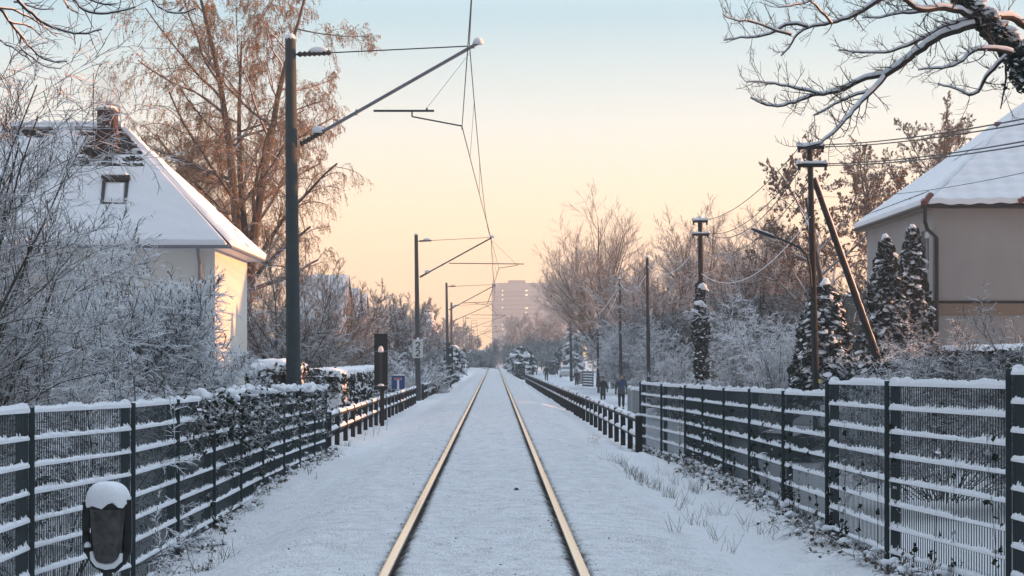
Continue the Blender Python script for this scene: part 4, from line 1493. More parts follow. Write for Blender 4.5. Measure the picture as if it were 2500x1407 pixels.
def quads(rng, P, size, aspect=1.6, droop=0.0):
    """little leaf quads centred on P"""
    n = len(P)
    a = rng.randn(n, 3); a[:, 2] -= droop; a = nrm(a)
    b = rng.randn(n, 3); b = nrm(b - (a * b).sum(1, keepdims=True) * a)
    s = size * (.6 + .8 * rng.rand(n, 1))
    A = a * s * aspect / 2; B = b * s / 2
    V = np.stack([P - A - B, P + A - B, P + A + B, P - A + B], 1).reshape(-1, 3)
    return V, np.arange(n * 4).reshape(n, 4)


def on_curves(rng, pts, n):
    i = rng.randint(0, len(pts), n); s = rng.rand(n) * (pts.shape[1] - 1.001)
    j = s.astype(int); f = (s - j)[:, None]
    return pts[i, j] * (1 - f) + pts[i, j + 1] * f


def levels_mb(levels, sides):
    mb = MB()
    for (p, r), s in zip(levels, sides):
        v, f = tube_arrays(p, r, s)
        mb.add(v, f)
    return mb


def make_tree(label, base, levels, nlimb, mats, cat='tree', name='bare_tree', sides=None, leaves=None, group=None):
    """levels 0..nlimb-1 -> trunk part (limbs are its sub-part), the rest -> crown"""
    n = len(levels)
    sides = sides or [8, 5] + [4] * max(0, n - 4) + [3] * 2
    sides = (sides + [3] * n)[:n]
    root = thing(name, label, cat, tuple(base), group=group)
    tp = part('trunk', levels_mb(levels[:1], sides[:1]), mats[0], root, smooth=True)
    if nlimb > 1:
        part('limb', levels_mb(levels[1:nlimb], sides[1:nlimb]), mats[0], tp)
    cp = part('crown', levels_mb(levels[nlimb:], sides[nlimb:]), mats[1], root)
    if leaves is not None:
        part('leaves', leaves[0], leaves[1], cp)
    return root


def bare_tree(label, base, H, seed, spread=.5, m=(9, 8, 8, 6), trunk=.38, r0=None, mats=None, leaf=None, nst=1, tw=.006, up=.05, leafsize=.07, leafn=6000, name='bare_tree', group=None, lr=(.62, .5, .48, .5), ang=45, nleaf_droop=1.0):
    base = np.array(base, float)
    rng = np.random.RandomState(seed)
    r0 = r0 or H * .016
    dirs = np.array([[0.04 * rng.randn(), .04 * rng.randn(), 1.]] * 1) if nst == 1 else np.stack([rng.randn(nst) * .28, rng.randn(nst) * .28, np.ones(nst)], 1)
    n = len(dirs)
    sp = [dict(m=m[0], t0=trunk, t1=1, ang=ang * spread * 2 * .8, angj=12, lr=lr[0] * .9, rr=.55, k=6, wob=.10, trop=up, shape=.45),
          dict(m=m[1], t0=.15, t1=1, ang=42, angj=12, lr=lr[1], rr=.55, k=5, wob=.12, trop=up * .8),
          dict(m=m[2], t0=.1, t1=1, ang=40, angj=14, lr=lr[2], rr=.5, k=3, wob=.13, trop=up * .6, rmin=tw * 1.3),
          dict(m=m[3], t0=.1, t1=1, ang=38, angj=14, lr=lr[3], rr=.6, k=2, wob=.12, trop=up * .4, rmin=tw)]
    lv = tree_levels(seed, np.repeat(base[None], n, 0) + (rng.randn(n, 3) * (.12, .12, 0) if n > 1 else 0), np.full(n, H * .78), np.full(n, r0 / n ** .5), dirs, sp, k0=9, wob0=.035)
    mats = mats or (M['bark_snow'], M['twig_snow'])
    lf = None
    if leaf:
        P = on_curves(rng, lv[-1][0], leafn)
        P = P + rng.randn(leafn, 3) * .02; P[:, 2] -= .04
        lf = (quads(rng, P, leafsize, 2.2, nleaf_droop), leaf)
    return make_tree(label, base, lv, 2, mats, leaves=lf, name=name, group=group)


def shrub(label, base, H, Rr, seed, bias=0.0, nst=14, m=(8, 7, 6), arch=-.05, mats=None, tw=.006, cat='bush', name='snowy_bush', flat=.45, group=None, r0=.03, spread=.55):
    """stems reach for points on a rounded, uneven envelope and arch over"""
    base = np.array(base, float)
    rng = np.random.RandomState(seed)
    az = rng.rand(nst) * 2 * pi
    th = np.arcsin(np.clip(rng.rand(nst) * 1.02, .08, 1)) ** 1.0
    un = .72 + .36 * rng.rand(nst)
    T = np.stack([Rr * np.cos(th) * np.cos(az) * un + bias * H, Rr * np.cos(th) * np.sin(az) * un, H * (.22 + .78 * np.sin(th)) * un], 1)
    b = np.stack([np.cos(az), np.sin(az), 0 * az], 1) * (rng.rand(nst, 1) * Rr * .35)
    D = T - b
    Ls = np.linalg.norm(D, axis=1)
    D = nrm(D); D[:, 2] += .28
    sp = [dict(m=m[0], t0=.22, ang=42, angj=15, lr=.36, rr=.6, k=5, wob=.12, trop=arch * .5, flat=flat, shape=.35),
          dict(m=m[1], t0=.1, ang=42, angj=14, lr=.5, rr=.55, k=4, wob=.13, trop=arch * .8, flat=flat, rmin=tw * 1.3),
          dict(m=m[2], t0=.05, ang=42, angj=16, lr=.5, rr=.55, k=2, wob=.14, trop=arch * .5, flat=flat, rmin=tw)]
    lv = tree_levels(seed + 5, base[None] + b, Ls * .93, np.full(nst, r0 * .8), D, sp, k0=8, wob0=.07, trop0=-.065)
    mats = mats or (M['bark_snow'], M['twig_heavy'])
    return make_tree(label, base, lv, 1, mats, cat=cat, name=name, sides=[6, 4, 3, 3], group=group)


def crown_tree(label, base, ztop, Rx, zc, seed, nl=20, m=(12, 10, 8), tw=.012, mats=None, up=.03, r0=.2, ztr=None):
    """trunk whose limbs fan out to a rounded crown (centre zc, radius Rx, top ztop)"""
    base = np.array(base, float)
    rng = np.random.RandomState(seed)
    zt = ztr or (zc - (ztop - zc) * .45)
    tr, rad = grow(rng, base[None], np.array([[.02, 0, 1.]]), np.array([zt - base[2]]), np.array([r0]), 6, .03, .0, .7)
    t = .45 + .53 * rng.rand(nl) ** .6
    s = t * 6; i = np.minimum(s.astype(int), 5); f = (s - i)[:, None]
    P = tr[0][i] * (1 - f) + tr[0][i + 1] * f
    az = np.arange(nl) * 2.4 + rng.rand(nl) * .5
    sn_ = rng.uniform(-.45, .97, nl); cs = np.sqrt(1 - sn_ ** 2)
    un = .82 + .24 * rng.rand(nl)
    T = np.stack([base[0] + Rx * cs * np.cos(az) * un, base[1] + Rx * cs * np.sin(az) * un, zc + (ztop - zc) * sn_ * un], 1)
    D = T - P; Ls = np.linalg.norm(D, axis=1); D = nrm(D); D[:, 2] -= .02
    l1 = grow(rng, P, D, Ls * .92, np.full(nl, r0 * .5) * (.6 + .4 * Ls / Ls.max()), 8, .055, up * .3, .2)
    out = [(tr, rad), l1]
    pts, rad = l1; Ln = Ls
    for s_ in (dict(m=m[0], t0=.22, ang=34, lr=.36, k=6, wob=.09, trop=up * .5, shape=.3), dict(m=m[1], t0=.1, ang=36, lr=.46, k=4, wob=.10, trop=up * .5, shape=.4), dict(m=m[2], t0=.08, ang=34, lr=.5, k=3, wob=.09, trop=up * .6, shape=.4)):
        P, D, L2, R2 = spawn(rng, pts, rad, Ln, s_['m'], s_['t0'], 1, s_['ang'], 12, s_['lr'], .55, 0, s_['shape'], tw * (1.3 if s_['k'] > 3 else 1))
        pts, rad = grow(rng, P, D, L2, R2, s_['k'], s_['wob'], s_['trop'], .45)
        Ln = L2
        out.append((pts, rad))
    return make_tree(label, base, out, 2, mats or (M['bark_snow'], M['twig_snow']))


def fan_tree(label, base, H, seed, m=(13, 10, 9, 7), tw=.012, mats=None, up=.035, trunk=.28, ang=46, r0=None):
    base = np.array(base, float)
    r0 = r0 or H * .018
    sp = [dict(m=m[0], t0=.35, t1=1, ang=ang, angj=17, lr=.66 / trunk, rr=.5, k=8, wob=.07, trop=up, shape=.12, taper=.2),
          dict(m=m[1], t0=.18, t1=1, ang=36, angj=12, lr=.42, rr=.55, k=6, wob=.10, trop=up, shape=.35),
          dict(m=m[2], t0=.1, t1=1, ang=36, angj=13, lr=.46, rr=.55, k=4, wob=.11, trop=up * .8, rmin=tw * 1.2),
          dict(m=m[3], t0=.1, t1=1, ang=34, angj=13, lr=.48, rr=.6, k=3, wob=.10, trop=up * .6, rmin=tw)]
    lv = tree_levels(seed, base[None], [H * trunk], [r0], [[.03, 0, 1.]], sp, k0=5, wob0=.04, taper0=.75)
    return make_tree(label, base, lv, 2, mats or (M['bark_snow'], M['twig_snow']))


_ico = None


def ico():
    global _ico
    if _ico is None:
        bm = bmesh.new(); bmesh.ops.create_icosphere(bm, subdivisions=2, radius=1)
        bm.verts.ensure_lookup_table()
        _ico = (np.array([v.co[:] for v in bm.verts]), np.array([[v.index for v in f.verts] + [f.verts[-1].index] for f in bm.faces]))
        bm.free()
    return _ico


def lumps(rng, P, S, out, droop=.35):
    """irregular snow lumps at P with sizes S (n,3), 'out' outward unit directions; the outer end droops"""
    v0, f0 = ico()
    n = len(P); k = len(v0)
    ph = rng.rand(n, 1, 3) * 6
    w = 1 + .22 * np.sin(v0[None] @ np.array([[3.1, 1, 2], [1, 3.3, -2], [-2, 1, 3.]]) + ph).sum(-1, keepdims=True) / 1.5
    V = v0[None] * w
    side = np.cross(out, (0, 0, 1.)); side = nrm(side)
    Vw = V[..., 0:1] * out[:, None] * S[:, None, 0:1] + V[..., 1:2] * side[:, None] * S[:, None, 1:2]
    zz = V[..., 2:3] * S[:, None, 2:3]
    zz = np.where(zz < 0, zz * .35, zz) - droop * np.clip(V[..., 0:1], 0, None) * S[:, None, 0:1]
    Vw = Vw + zz * np.array([0, 0, 1.])
    V = (P[:, None] + Vw).reshape(-1, 3)
    Fq = (f0[None] + (np.arange(n) * k)[:, None, None]).reshape(-1, 4)
    return V, Fq


def conifer(label, base, H, R, seed, prof='thuja', nl=170, nleaf=9000, name='conifer', cover=.7, lsize=.09, ls=1.0, group=None, leafmat=None):
    rng = np.random.RandomState(seed)
    base = np.array(base, float)
    root = thing(name, label, 'conifer', tuple(base), group=group)

    def rad(h):
        if prof == 'thuja':
            return R * (np.clip(1 - h, 0, 1) ** .42) * (.80 + .2 * sst(0, .25, h))
        if prof == 'cone':
            return R * (1 - h) ** .75 + .05
        return R * np.sqrt(np.clip(1 - (2 * h - 1) ** 2, 0, 1))
    part('trunk', MB().tube([base - (0, 0, .3), base + (0, 0, H * .9)], [.09 * R + .03, .02], 7), M['bark_snow'], root)
    h = rng.rand(nleaf) ** .9; a = rng.rand(nleaf) * 2 * pi
    bump = 1 + .16 * np.sin(a * 5 + h * 23) + .10 * np.sin(a * 11 - h * 37)
    r = rad(h) * bump * (.62 + .42 * rng.rand(nleaf))
    P = base + np.stack([r * np.cos(a), r * np.sin(a), h * H], 1)
    v, f = quads(rng, P, lsize, 1.8, .3)
    part('crown', (v, f), leafmat or M['leaf_snow'], root)
    h = (np.arange(nl) + rng.rand(nl)) / nl; h = 1 - (1 - h) ** .9
    a = rng.rand(nl) * 2 * pi
    bump = 1 + .16 * np.sin(a * 5 + h * 23) + .10 * np.sin(a * 11 - h * 37)
    r = rad(h) * bump * (.86 + .16 * rng.rand(nl))
    P = base + np.stack([r * np.cos(a), r * np.sin(a), h * H], 1)
    out = np.stack([np.cos(a), np.sin(a), 0 * a], 1)
    s = ls * (.035 + .10 * rng.rand(nl) ** 1.5) * (.5 + .5 * np.clip(R / .8, .6, 1.6))
    S = np.stack([s * 1.5, s * (.8 + .9 * rng.rand(nl)), s * .5], 1)
    v, f = lumps(rng, P, S, out, .55)
    sn = MB().add(v, f)
    v2, f2 = lumps(rng, np.array([base + (0, 0, H * 1.0)]), np.array([[.10, .09, .12]]) * (.6 + R), np.array([[1., 0, 0]]), .1)
    sn.add(v2, f2)
    part('snow', sn, M['snow'], root, smooth=True)
    return root


# ------------------------------------------------------------------ weeping birch (left, behind the white house)
def birch(label, base, H, spread, seed, dens=1.0, name='weeping_birch', lims=None, leafn=26000):
    base = np.array(base, float)
    rng = np.random.RandomState(seed)
    R0 = H * .017
    dirs = np.array([[-.10, 0, 1.], [.13, .05, 1.], [.03, .1, 1]])
    # trunk to the fork then three leaders
    fk = base + (.15, 0, H * .26)
    trunk = np.array([[base - (0, 0, .4), base + (.05, 0, H * .13), fk]])
    tr = np.array([[R0 * 1.15, R0, R0 * .9]])
    n = 3
    sp = [dict(m=int(11 * dens), t0=.03, t1=.97, ang=54, angj=12, lr=spread, rr=.5, k=8, wob=.09, trop=.03, shape=.4),
          dict(m=9, t0=.15, t1=1, ang=42, angj=14, lr=.45, rr=.5, k=6, wob=.12, grav=[.05, 0, -.08, -.15, -.2, -.25], rmin=.010),
          dict(m=8, t0=.15, t1=1, ang=50, angj=18, lr=.6, rr=.5, k=5, wob=.14, grav=[0, -.12, -.25, -.4, -.5], rmin=.006),
          dict(m=4, t0=.15, t1=1, ang=40, angj=20, lr=.75, rr=.6, k=5, wob=.09, grav=-.5, rmin=.0038, shape=.2)]
    lv = tree_levels(seed, np.repeat(fk[None], n, 0), np.array([.74, .72, .62]) * H, np.array([.75, .75, .6]) * R0, dirs, sp, k0=12, wob0=.04, trop0=.06, taper0=.2)
    root = thing(name, label, 'tree', tuple(base))
    v, f = tube_arrays(trunk, tr, 10)
    tp = part('trunk', MB().add(v, f), M['bark_birch'], root, smooth=True)
    part('limb', levels_mb(lv[:2], [8, 5]), M['bark_birch'], tp)
    cp = part('crown', levels_mb(lv[2:], [4, 3, 3]), M['twig_brown'], root)
    P = on_curves(rng, lv[-1][0], leafn) + rng.randn(leafn, 3) * .02
    part('catkins', quads(rng, P, .017, 2.0, 2.0), M['catkin'], cp)
    return root


birch('tall weeping birch with hanging brown twigs glowing in the sun, behind white house', (W(590, 0, 64)[0], 64, -1.0), 16.4, .40, 21, 1.5, leafn=130000)
birch('smaller weeping birch filling in left of the tall birch, just right of the chimney', (W(425, 0, 68)[0], 68, -1.0), 11.2, .50, 33, 1.3, leafn=70000)

# ------------------------------------------------------------------ near tree reaching in at the upper right, traced limb by limb
def traced(lims, d, rng, dz=.6):
    """lims: list of (pts px list, r0px, r1px, depth offset start, end) -> list of (pts,rad)"""
    out = []
    for pl, r0, r1, d0, d1 in lims:
        pl = np.array(pl, float)
        seg = np.concatenate([[0], np.cumsum(np.linalg.norm(np.diff(pl, axis=0), axis=1))])
        k = max(6, int(seg[-1] / 14))
        t = np.linspace(0, seg[-1], k + 1)
        x = np.interp(t, seg, pl[:, 0]); y = np.interp(t, seg, pl[:, 1])
        x[1:-1] = (x[:-2] + 2 * x[1:-1] + x[2:]) / 4; y[1:-1] = (y[:-2] + 2 * y[1:-1] + y[2:]) / 4
        x[1:-1] += rng.randn(k - 1) * 1.0; y[1:-1] += rng.randn(k - 1) * 1.0
        dd = d + d0 + (d1 - d0) * t / seg[-1]
        P = np.stack([W(a, b_, c_) for a, b_, c_ in zip(x, y, dd)])
        out.append((P, np.linspace(r0, r1, k + 1) * PX(d)))
    return out


rng = np.random.RandomState(12)
RT = [([(2381, 61), (2299, 85), (2248, 123), (2197, 160), (2160, 184)], 9, 7.5, 0, .2),
      ([(2160, 184), (2108, 191), (2061, 218), (2023, 229), (1985, 232), (1945, 249), (1904, 259), (1870, 259), (1832, 239)], 6.5, 1.8, .2, .8),
      ([(1992, 227), (1951, 217), (1897, 206), (1856, 201), (1822, 201)], 3.5, 1.3, .3, 0),
      ([(2160, 188), (2132, 222), (2095, 256), (2068, 290), (2044, 314), (2020, 338), (1986, 358), (1948, 358)], 6, 2, .2, -.5),
      ([(2122, 224), (2081, 235), (2030, 259), (1986, 283)], 3.5, 1.6, .2, .5),
      ([(2400, -60), (2330, -60), (2230, -40), (2160, -7), (2119, 20), (2081, 41), (2040, 55), (1999, 61), (1972, 68), (1945, 85), (1931, 113), (1907, 137)], 10, 1.5, 0, 1),
      ([(1972, 65), (1924, 55), (1887, 82), (1853, 92), (1808, 92), (1767, 99)], 4.5, 1.4, .8, 1.2),
      ([(1931, 85), (1876, 68), (1835, 51), (1791, 51), (1764, 34)], 3.5, 1.1, .9, .4),
      ([(2372, 40), (2341, 27), (2300, 17), (2252, 27), (2231, 17), (2211, 0), (2180, -30)], 8, 5, 0, -.6),
      ([(2262, 27), (2194, 31), (2149, 44), (2105, 44)], 4.5, 1.4, 0, -.3),
      ([(2400, 44), (2364, 48), (2306, 65), (2252, 96), (2211, 113), (2166, 130), (2115, 130), (2047, 123)], 6, 1.4, 0, 1),
      ([(2470, 130), (2429, 119), (2381, 119), (2351, 147), (2320, 164), (2272, 167), (2242, 171)], 6.5, 1.6, -.2, -.8),
      ([(2470, 128), (2436, 157), (2409, 188), (2388, 225), (2371, 239), (2341, 218), (2289, 205)], 5.5, 1.5, -.1, .5),
      ([(2455, 143), (2457, 191), (2443, 266)], 3.5, 1.4, -.1, .3),
      ([(2429, 50), (2463, 37), (2498, 61), (2540, 90)], 9, 9, .2, .6),
      ([(2160, -10), (2100, -30), (2020, -20), (1960, 10), (1900, 18)], 4, 1.4, 0, -.8),
      ([(2030, 58), (2000, 20), (1960, -10)], 3, 1.4, .5, 0)]
tt_ = traced(RT, 24.5, rng)
trunkP = [(2300, -70), (2342, -18), (2400, 45), (2462, 112), (2520, 165), (2600, 300), (2660, 520), (2690, 800), (2700, 1330)]
trk_ = traced([(trunkP, 24, 62, 0, .8)], 24.5, rng)[0]
bt = np.array([trk_[0][-1][0], trk_[0][-1][1], -1.1])
root = thing('ivy_covered_tree', 'near bare tree whose ivy-wrapped limb reaches in at the upper right', 'tree', tuple(bt))
r_ = np.interp(np.linspace(0, 1, len(trk_[0])), [0, .18, .35, .5, 1], [16, 24, 31, 40, 60]) * PX(24.5)
tp = part('trunk', MB().tube(trk_[0], r_, 12), M['bark_snow'], root, smooth=True)
lm = MB(); sn = MB()
for P_, r_l in tt_:
    lm.tube(P_, r_l, 7)
    # snow lying along the limb
    k = len(P_)
    T_ = nrm(np.gradient(P_, axis=0))
    upn = np.array([0, 0, 1.]) - T_[:, 2:3] * T_; 
    flat_ = np.linalg.norm(upn, axis=1)
    up_ = nrm(upn)
    sr_ = r_l * (.78 + .25 * rng.rand(k)) * sst(.2, .7, flat_) + .003
    sr_ = np.maximum(sr_, .007 * sst(.2, .7, flat_) + .001)
    sn.tube(P_ + up_ * (r_l * .8)[:, None] + (0, 0, .004), sr_, 6)
part('limb', lm, M['bark_bare'], tp, smooth=True)
part('snow', sn, M['snow'], tp, smooth=True)
# twigs
tw = MB()
for P_, r_l in tt_:
    Lg = np.linalg.norm(np.diff(P_, axis=0), axis=1).sum()
    m1 = int(Lg / .085)
    P1, D1_, L1, R1 = spawn(rng, P_[None], r_l[None], np.array([1.0]), m1, .12, 1, 52, 16, .42, .38, flat=.25, shape=.25, rmin=.0055)
    D1_[:, 2] += .25; 
    p1_, r1_ = grow(rng, P1, D1_, L1 * (.4 + rng.rand(len(L1))), np.minimum(R1, .010), 5, .17, .09, .5)
    v, f = tube_arrays(p1_, r1_, 4); tw.add(v, f)
    P2, D2_, L2, R2 = spawn(rng, p1_, r1_, L1, 5, .15, 1, 45, 16, .55, .6, flat=.1, rmin=.0036)
    D2_[:, 2] += .25
    p2_, r2_ = grow(rng, P2, D2_, L2, np.minimum(R2, .006), 3, .16, .12, .6)
    v, f = tube_arrays(p2_, r2_, 4); tw.add(v, f)
part('crown', tw, M['twig_snow'], root)
# ivy clad on the thick limb
n = 5200
s_ = rng.rand(n) * (len(trk_[0]) * .62)
i_ = s_.astype(int); P = trk_[0][i_] * (1 - (s_ - i_))[:, None] + trk_[0][np.minimum(i_ + 1, len(trk_[0]) - 1)] * (s_ - i_)[:, None]
rr_ = np.interp(i_ / len(trk_[0]), [0, .18, .35, .5, 1], [16, 24, 31, 40, 60]) * PX(24.5)
dr = nrm(rng.randn(n, 3))
P = P + dr * (rr_ * (.95 + .55 * rng.rand(n)))[:, None]
v, f = quads(rng, P, .055, 1.2)
part('ivy', (v, f), M['ivy'], tp)
ns_ = 300
si = rng.rand(ns_) * (len(trk_[0]) * .45); i2 = si.astype(int)
Pq = trk_[0][i2] * (1 - (si - i2))[:, None] + trk_[0][i2 + 1] * (si - i2)[:, None]
rq = np.interp(i2 / len(trk_[0]), [0, .18, .35, .5, 1], [16, 24, 31, 40, 60]) * PX(24.5)
aq = rng.uniform(-.1, 2.2, ns_)
Pq = Pq + np.stack([rq * np.cos(aq), rng.uniform(-.9, .3, ns_) * rq, rq * np.sin(aq)], 1) * 1.18
sq = .02 + .05 * rng.rand(ns_) ** 1.5
v, f = lumps(rng, Pq, np.stack([sq * 1.4, sq, sq * .6], 1), nrm(rng.randn(ns_, 3) * (1, 1, 0)), .3)
part('snow', (v, f), M['snow'], tp, smooth=True)
# ivy tuft hanging at the right frame edge
P = W(2495, 175, 24.5) + rng.randn(500, 3) * (.09, .1, .12)
part('ivy', quads(rng, P, .05, 1.2), M['ivy'], tp)

# ------------------------------------------------------------------ near tree at the upper left, branches hanging in
rng = np.random.RandomState(15)
LT = [([(-650, -200), (-300, -160), (-60, -110), (60, -60), (34, -7), (68, 27), (102, 55), (143, 72), (177, 82), (205, 85), (249, 72)], 14, 2.2, 0, 0),
      ([(-300, -160), (-120, -60), (-20, 5), (5, 25), (20, 51), (51, 85), (75, 119), (102, 143), (137, 154), (164, 150)], 8, 1.7, 0, .4),
      ([(60, -60), (120, -40), (184, -3), (191, 14), (212, 29), (239, 34), (273, 32), (307, 26), (331, 17)], 6, 2.2, 0, -.4),
      ([(120, -40), (155, -2), (167, 24), (191, 32)], 4, 2.2, 0, 0),
      ([(150, -30), (212, -2), (252, 12), (283, 10)], 4, 2, 0, -.3),
      ([(120, -60), (250, -60), (370, -4), (389, 20), (420, 34), (454, 32), (478, 20)], 6, 2, 0, -.6),
      ([(0, 20), (30, 20), (62, 40), (90, 50), (110, 70), (140, 90)], 3.5, 1.4, .2, .5),
      ([(20, 51), (45, 60), (75, 62), (95, 85), (104, 92)], 3, 1.3, .2, .5),
      ([(34, 5), (60, 10), (85, 22), (110, 25), (132, 22)], 3, 1.3, .2, .1),
      ([(51, 85), (48, 115), (60, 128), (80, 138), (100, 160), (130, 168), (150, 168)], 3, 1.2, .2, .1),
      ([(-60, 60), (-20, 90), (20, 110), (50, 128), (75, 150), (90, 160)], 4, 1.4, .5, .2)]
tt_ = traced(LT, 15.5, rng)
trP = traced([([(-640, -260), (-690, 100), (-700, 700), (-705, 1500)], 50, 90, 0, 0)], 15.5, rng)[0]
root = thing('snowy_tree', 'near tree with thin snowy branches hanging in at the upper left corner', 'tree', (trP[0][-1][0], 15.5, -1.0))
tp = part('trunk', MB().tube(trP[0], trP[1], 12), M['bark_snow'], root, smooth=True)
lm = MB(); sn = MB(); tw = MB()
for P_, r_l in tt_:
    lm.tube(P_, r_l * .8, 6)
    k = len(P_)
    sn.tube(P_ + (r_l * .7)[:, None] * np.array([0, 0, 1.]), r_l * (.55 + .3 * rng.rand(k)), 6)
    Lg = np.linalg.norm(np.diff(P_, axis=0), axis=1).sum()
    m1 = int(Lg / .07)
    P1, D1_, L1, R1 = spawn(rng, P_[None], r_l[None], np.array([1.0]), m1, .25, 1, 45, 14, .22, .4, flat=.1, shape=.2, rmin=.0035)
    keep = W(-40, 0, 15.5)[0] < P1[:, 0]
    D1_[:, 0] += .3
    p1_, r1_ = grow(rng, P1[keep], D1_[keep], L1[keep], np.minimum(R1[keep], .005), 4, .15, .05, .5)
    v, f = tube_arrays(p1_, r1_, 4); tw.add(v, f)
part('limb', lm, M['bark_bare'], tp, smooth=True)
part('snow', sn, M['snow'], tp, smooth=True)
part('crown', tw, M['twig_snow'], root)

# ------------------------------------------------------------------ shrubs and trees behind the left mesh fence
gx = lambda px, d: (px - VX) / F * d
shrub('tall arching bare shrub at the far left edge, its snowy stems fanning out', (gx(-260, 20), 20, -.9), 7.0, 1.9, 101, bias=.12, nst=40, m=(11, 9, 7), arch=-.035, tw=.0045, mats=(M['bark_snow'], M['twig_snow']), name='tall_shrub', r0=.028, spread=.8)
shrub('leafless shrub left of the big bush, leaning over the house roof', (gx(50, 24), 24, -.9), 4.7, .95, 102, bias=.10, nst=44, m=(11, 10, 8), arch=-.04, tw=.005, r0=.026, spread=.9)
shrub('broad dense snowy bush in front of the white house wall', (gx(325, 28), 28, -.9), 4.1, 1.45, 103, nst=90, m=(11, 11, 9), arch=-.05, tw=.0075, r0=.024, spread=1.0)
shrub('rounded snowy bush right beside the sunlit house corner', (gx(492, 31), 31, -.9), 3.2, 0.8, 104, nst=44, m=(11, 11, 9), arch=-.06, tw=.008, r0=.02, spread=.9)
shrub('low snowy thicket just behind the left mesh fence', (gx(150, 17.5), 17.5, -.9), 2.4, 1.7, 105, nst=34, m=(8, 7, 6), arch=-.10, tw=.004, r0=.016, spread=1.1)
shrub('low dark tangle of twigs behind the middle of the left mesh fence', (gx(330, 23.5), 23.5, -.9), 2.8, 1.5, 106, nst=34, m=(8, 7, 6), arch=-.12, tw=.0045, r0=.016, spread=1.1, mats=(M['bark_bare'], M['twig_snow']))
bare_tree('bare tree standing in front of the left part of the white house roof', (gx(-100, 33), 33, -1), 7.8, 107, m=(10, 9, 8, 6), tw=.006, up=.03, mats=(M['bark_snow'], M['twig_snow']))

# dense climber smothering the far half of the left mesh fence
rng = np.random.RandomState(31)
P, D = [], []
n = 420
dd = rng.uniform(18.5, 34, n)
fx = np.interp(dd, [p[1] for p in L], [gx(p[0], p[1]) for p in L])
zt = np.interp(dd, [p[1] for p in L], [ztop(p[2], p[1]) for p in L])
base = np.stack([fx + rng.uniform(-.08, .06, n), dd, zt + .02 - np.abs(rng.randn(n)) * .28], 1)
lo = rng.rand(n) < .22
base[lo, 2] = zt[lo] - rng.uniform(.2, 1.6, lo.sum())
dirs = rng.randn(n, 3) * (.18, 1, .5)
lv = tree_levels(32, base, .14 + .24 * rng.rand(n), np.full(n, .006), dirs, [dict(m=6, t0=.1, ang=50, angj=20, lr=.5, rr=.7, k=3, wob=.2, trop=-.1, rmin=.004), dict(m=3, t0=.1, ang=50, angj=20, lr=.5, rr=.7, k=2, wob=.2, trop=-.1, rmin=.003)], k0=5, wob0=.3, trop0=-.12)
root = thing('climbing_plant', 'tangled snow-laden climber hanging over the left mesh fence', 'climbing plant', (base[0][0], 26, -.4))
part('stems', levels_mb(lv, [4, 3, 3]), M['twig_snow'], root)
Pl = on_curves(rng, lv[1][0], 3000) + rng.randn(3000, 3) * .02
part('leaves', quads(rng, Pl, .035, 1.3), M['ivy'], root)
kk = 120
di = rng.uniform(19.5, 33.5, kk)
Pn = np.stack([np.interp(di, [p[1] for p in L], [gx(p[0], p[1]) for p in L]) + rng.randn(kk) * .03, di, np.interp(di, [p[1] for p in L], [ztop(p[2], p[1]) for p in L]) + .04 + .03 * rng.randn(kk)], 1)
a = rng.rand(kk) * 6.3
s = .03 + .05 * rng.rand(kk) ** 2
v, f = lumps(rng, Pn, np.stack([s * 1.2, s * 1.6, s * .8], 1), np.stack([np.cos(a), np.sin(a), 0 * a], 1), .3)
part('snow', (v, f), M['snow'], root, smooth=True)


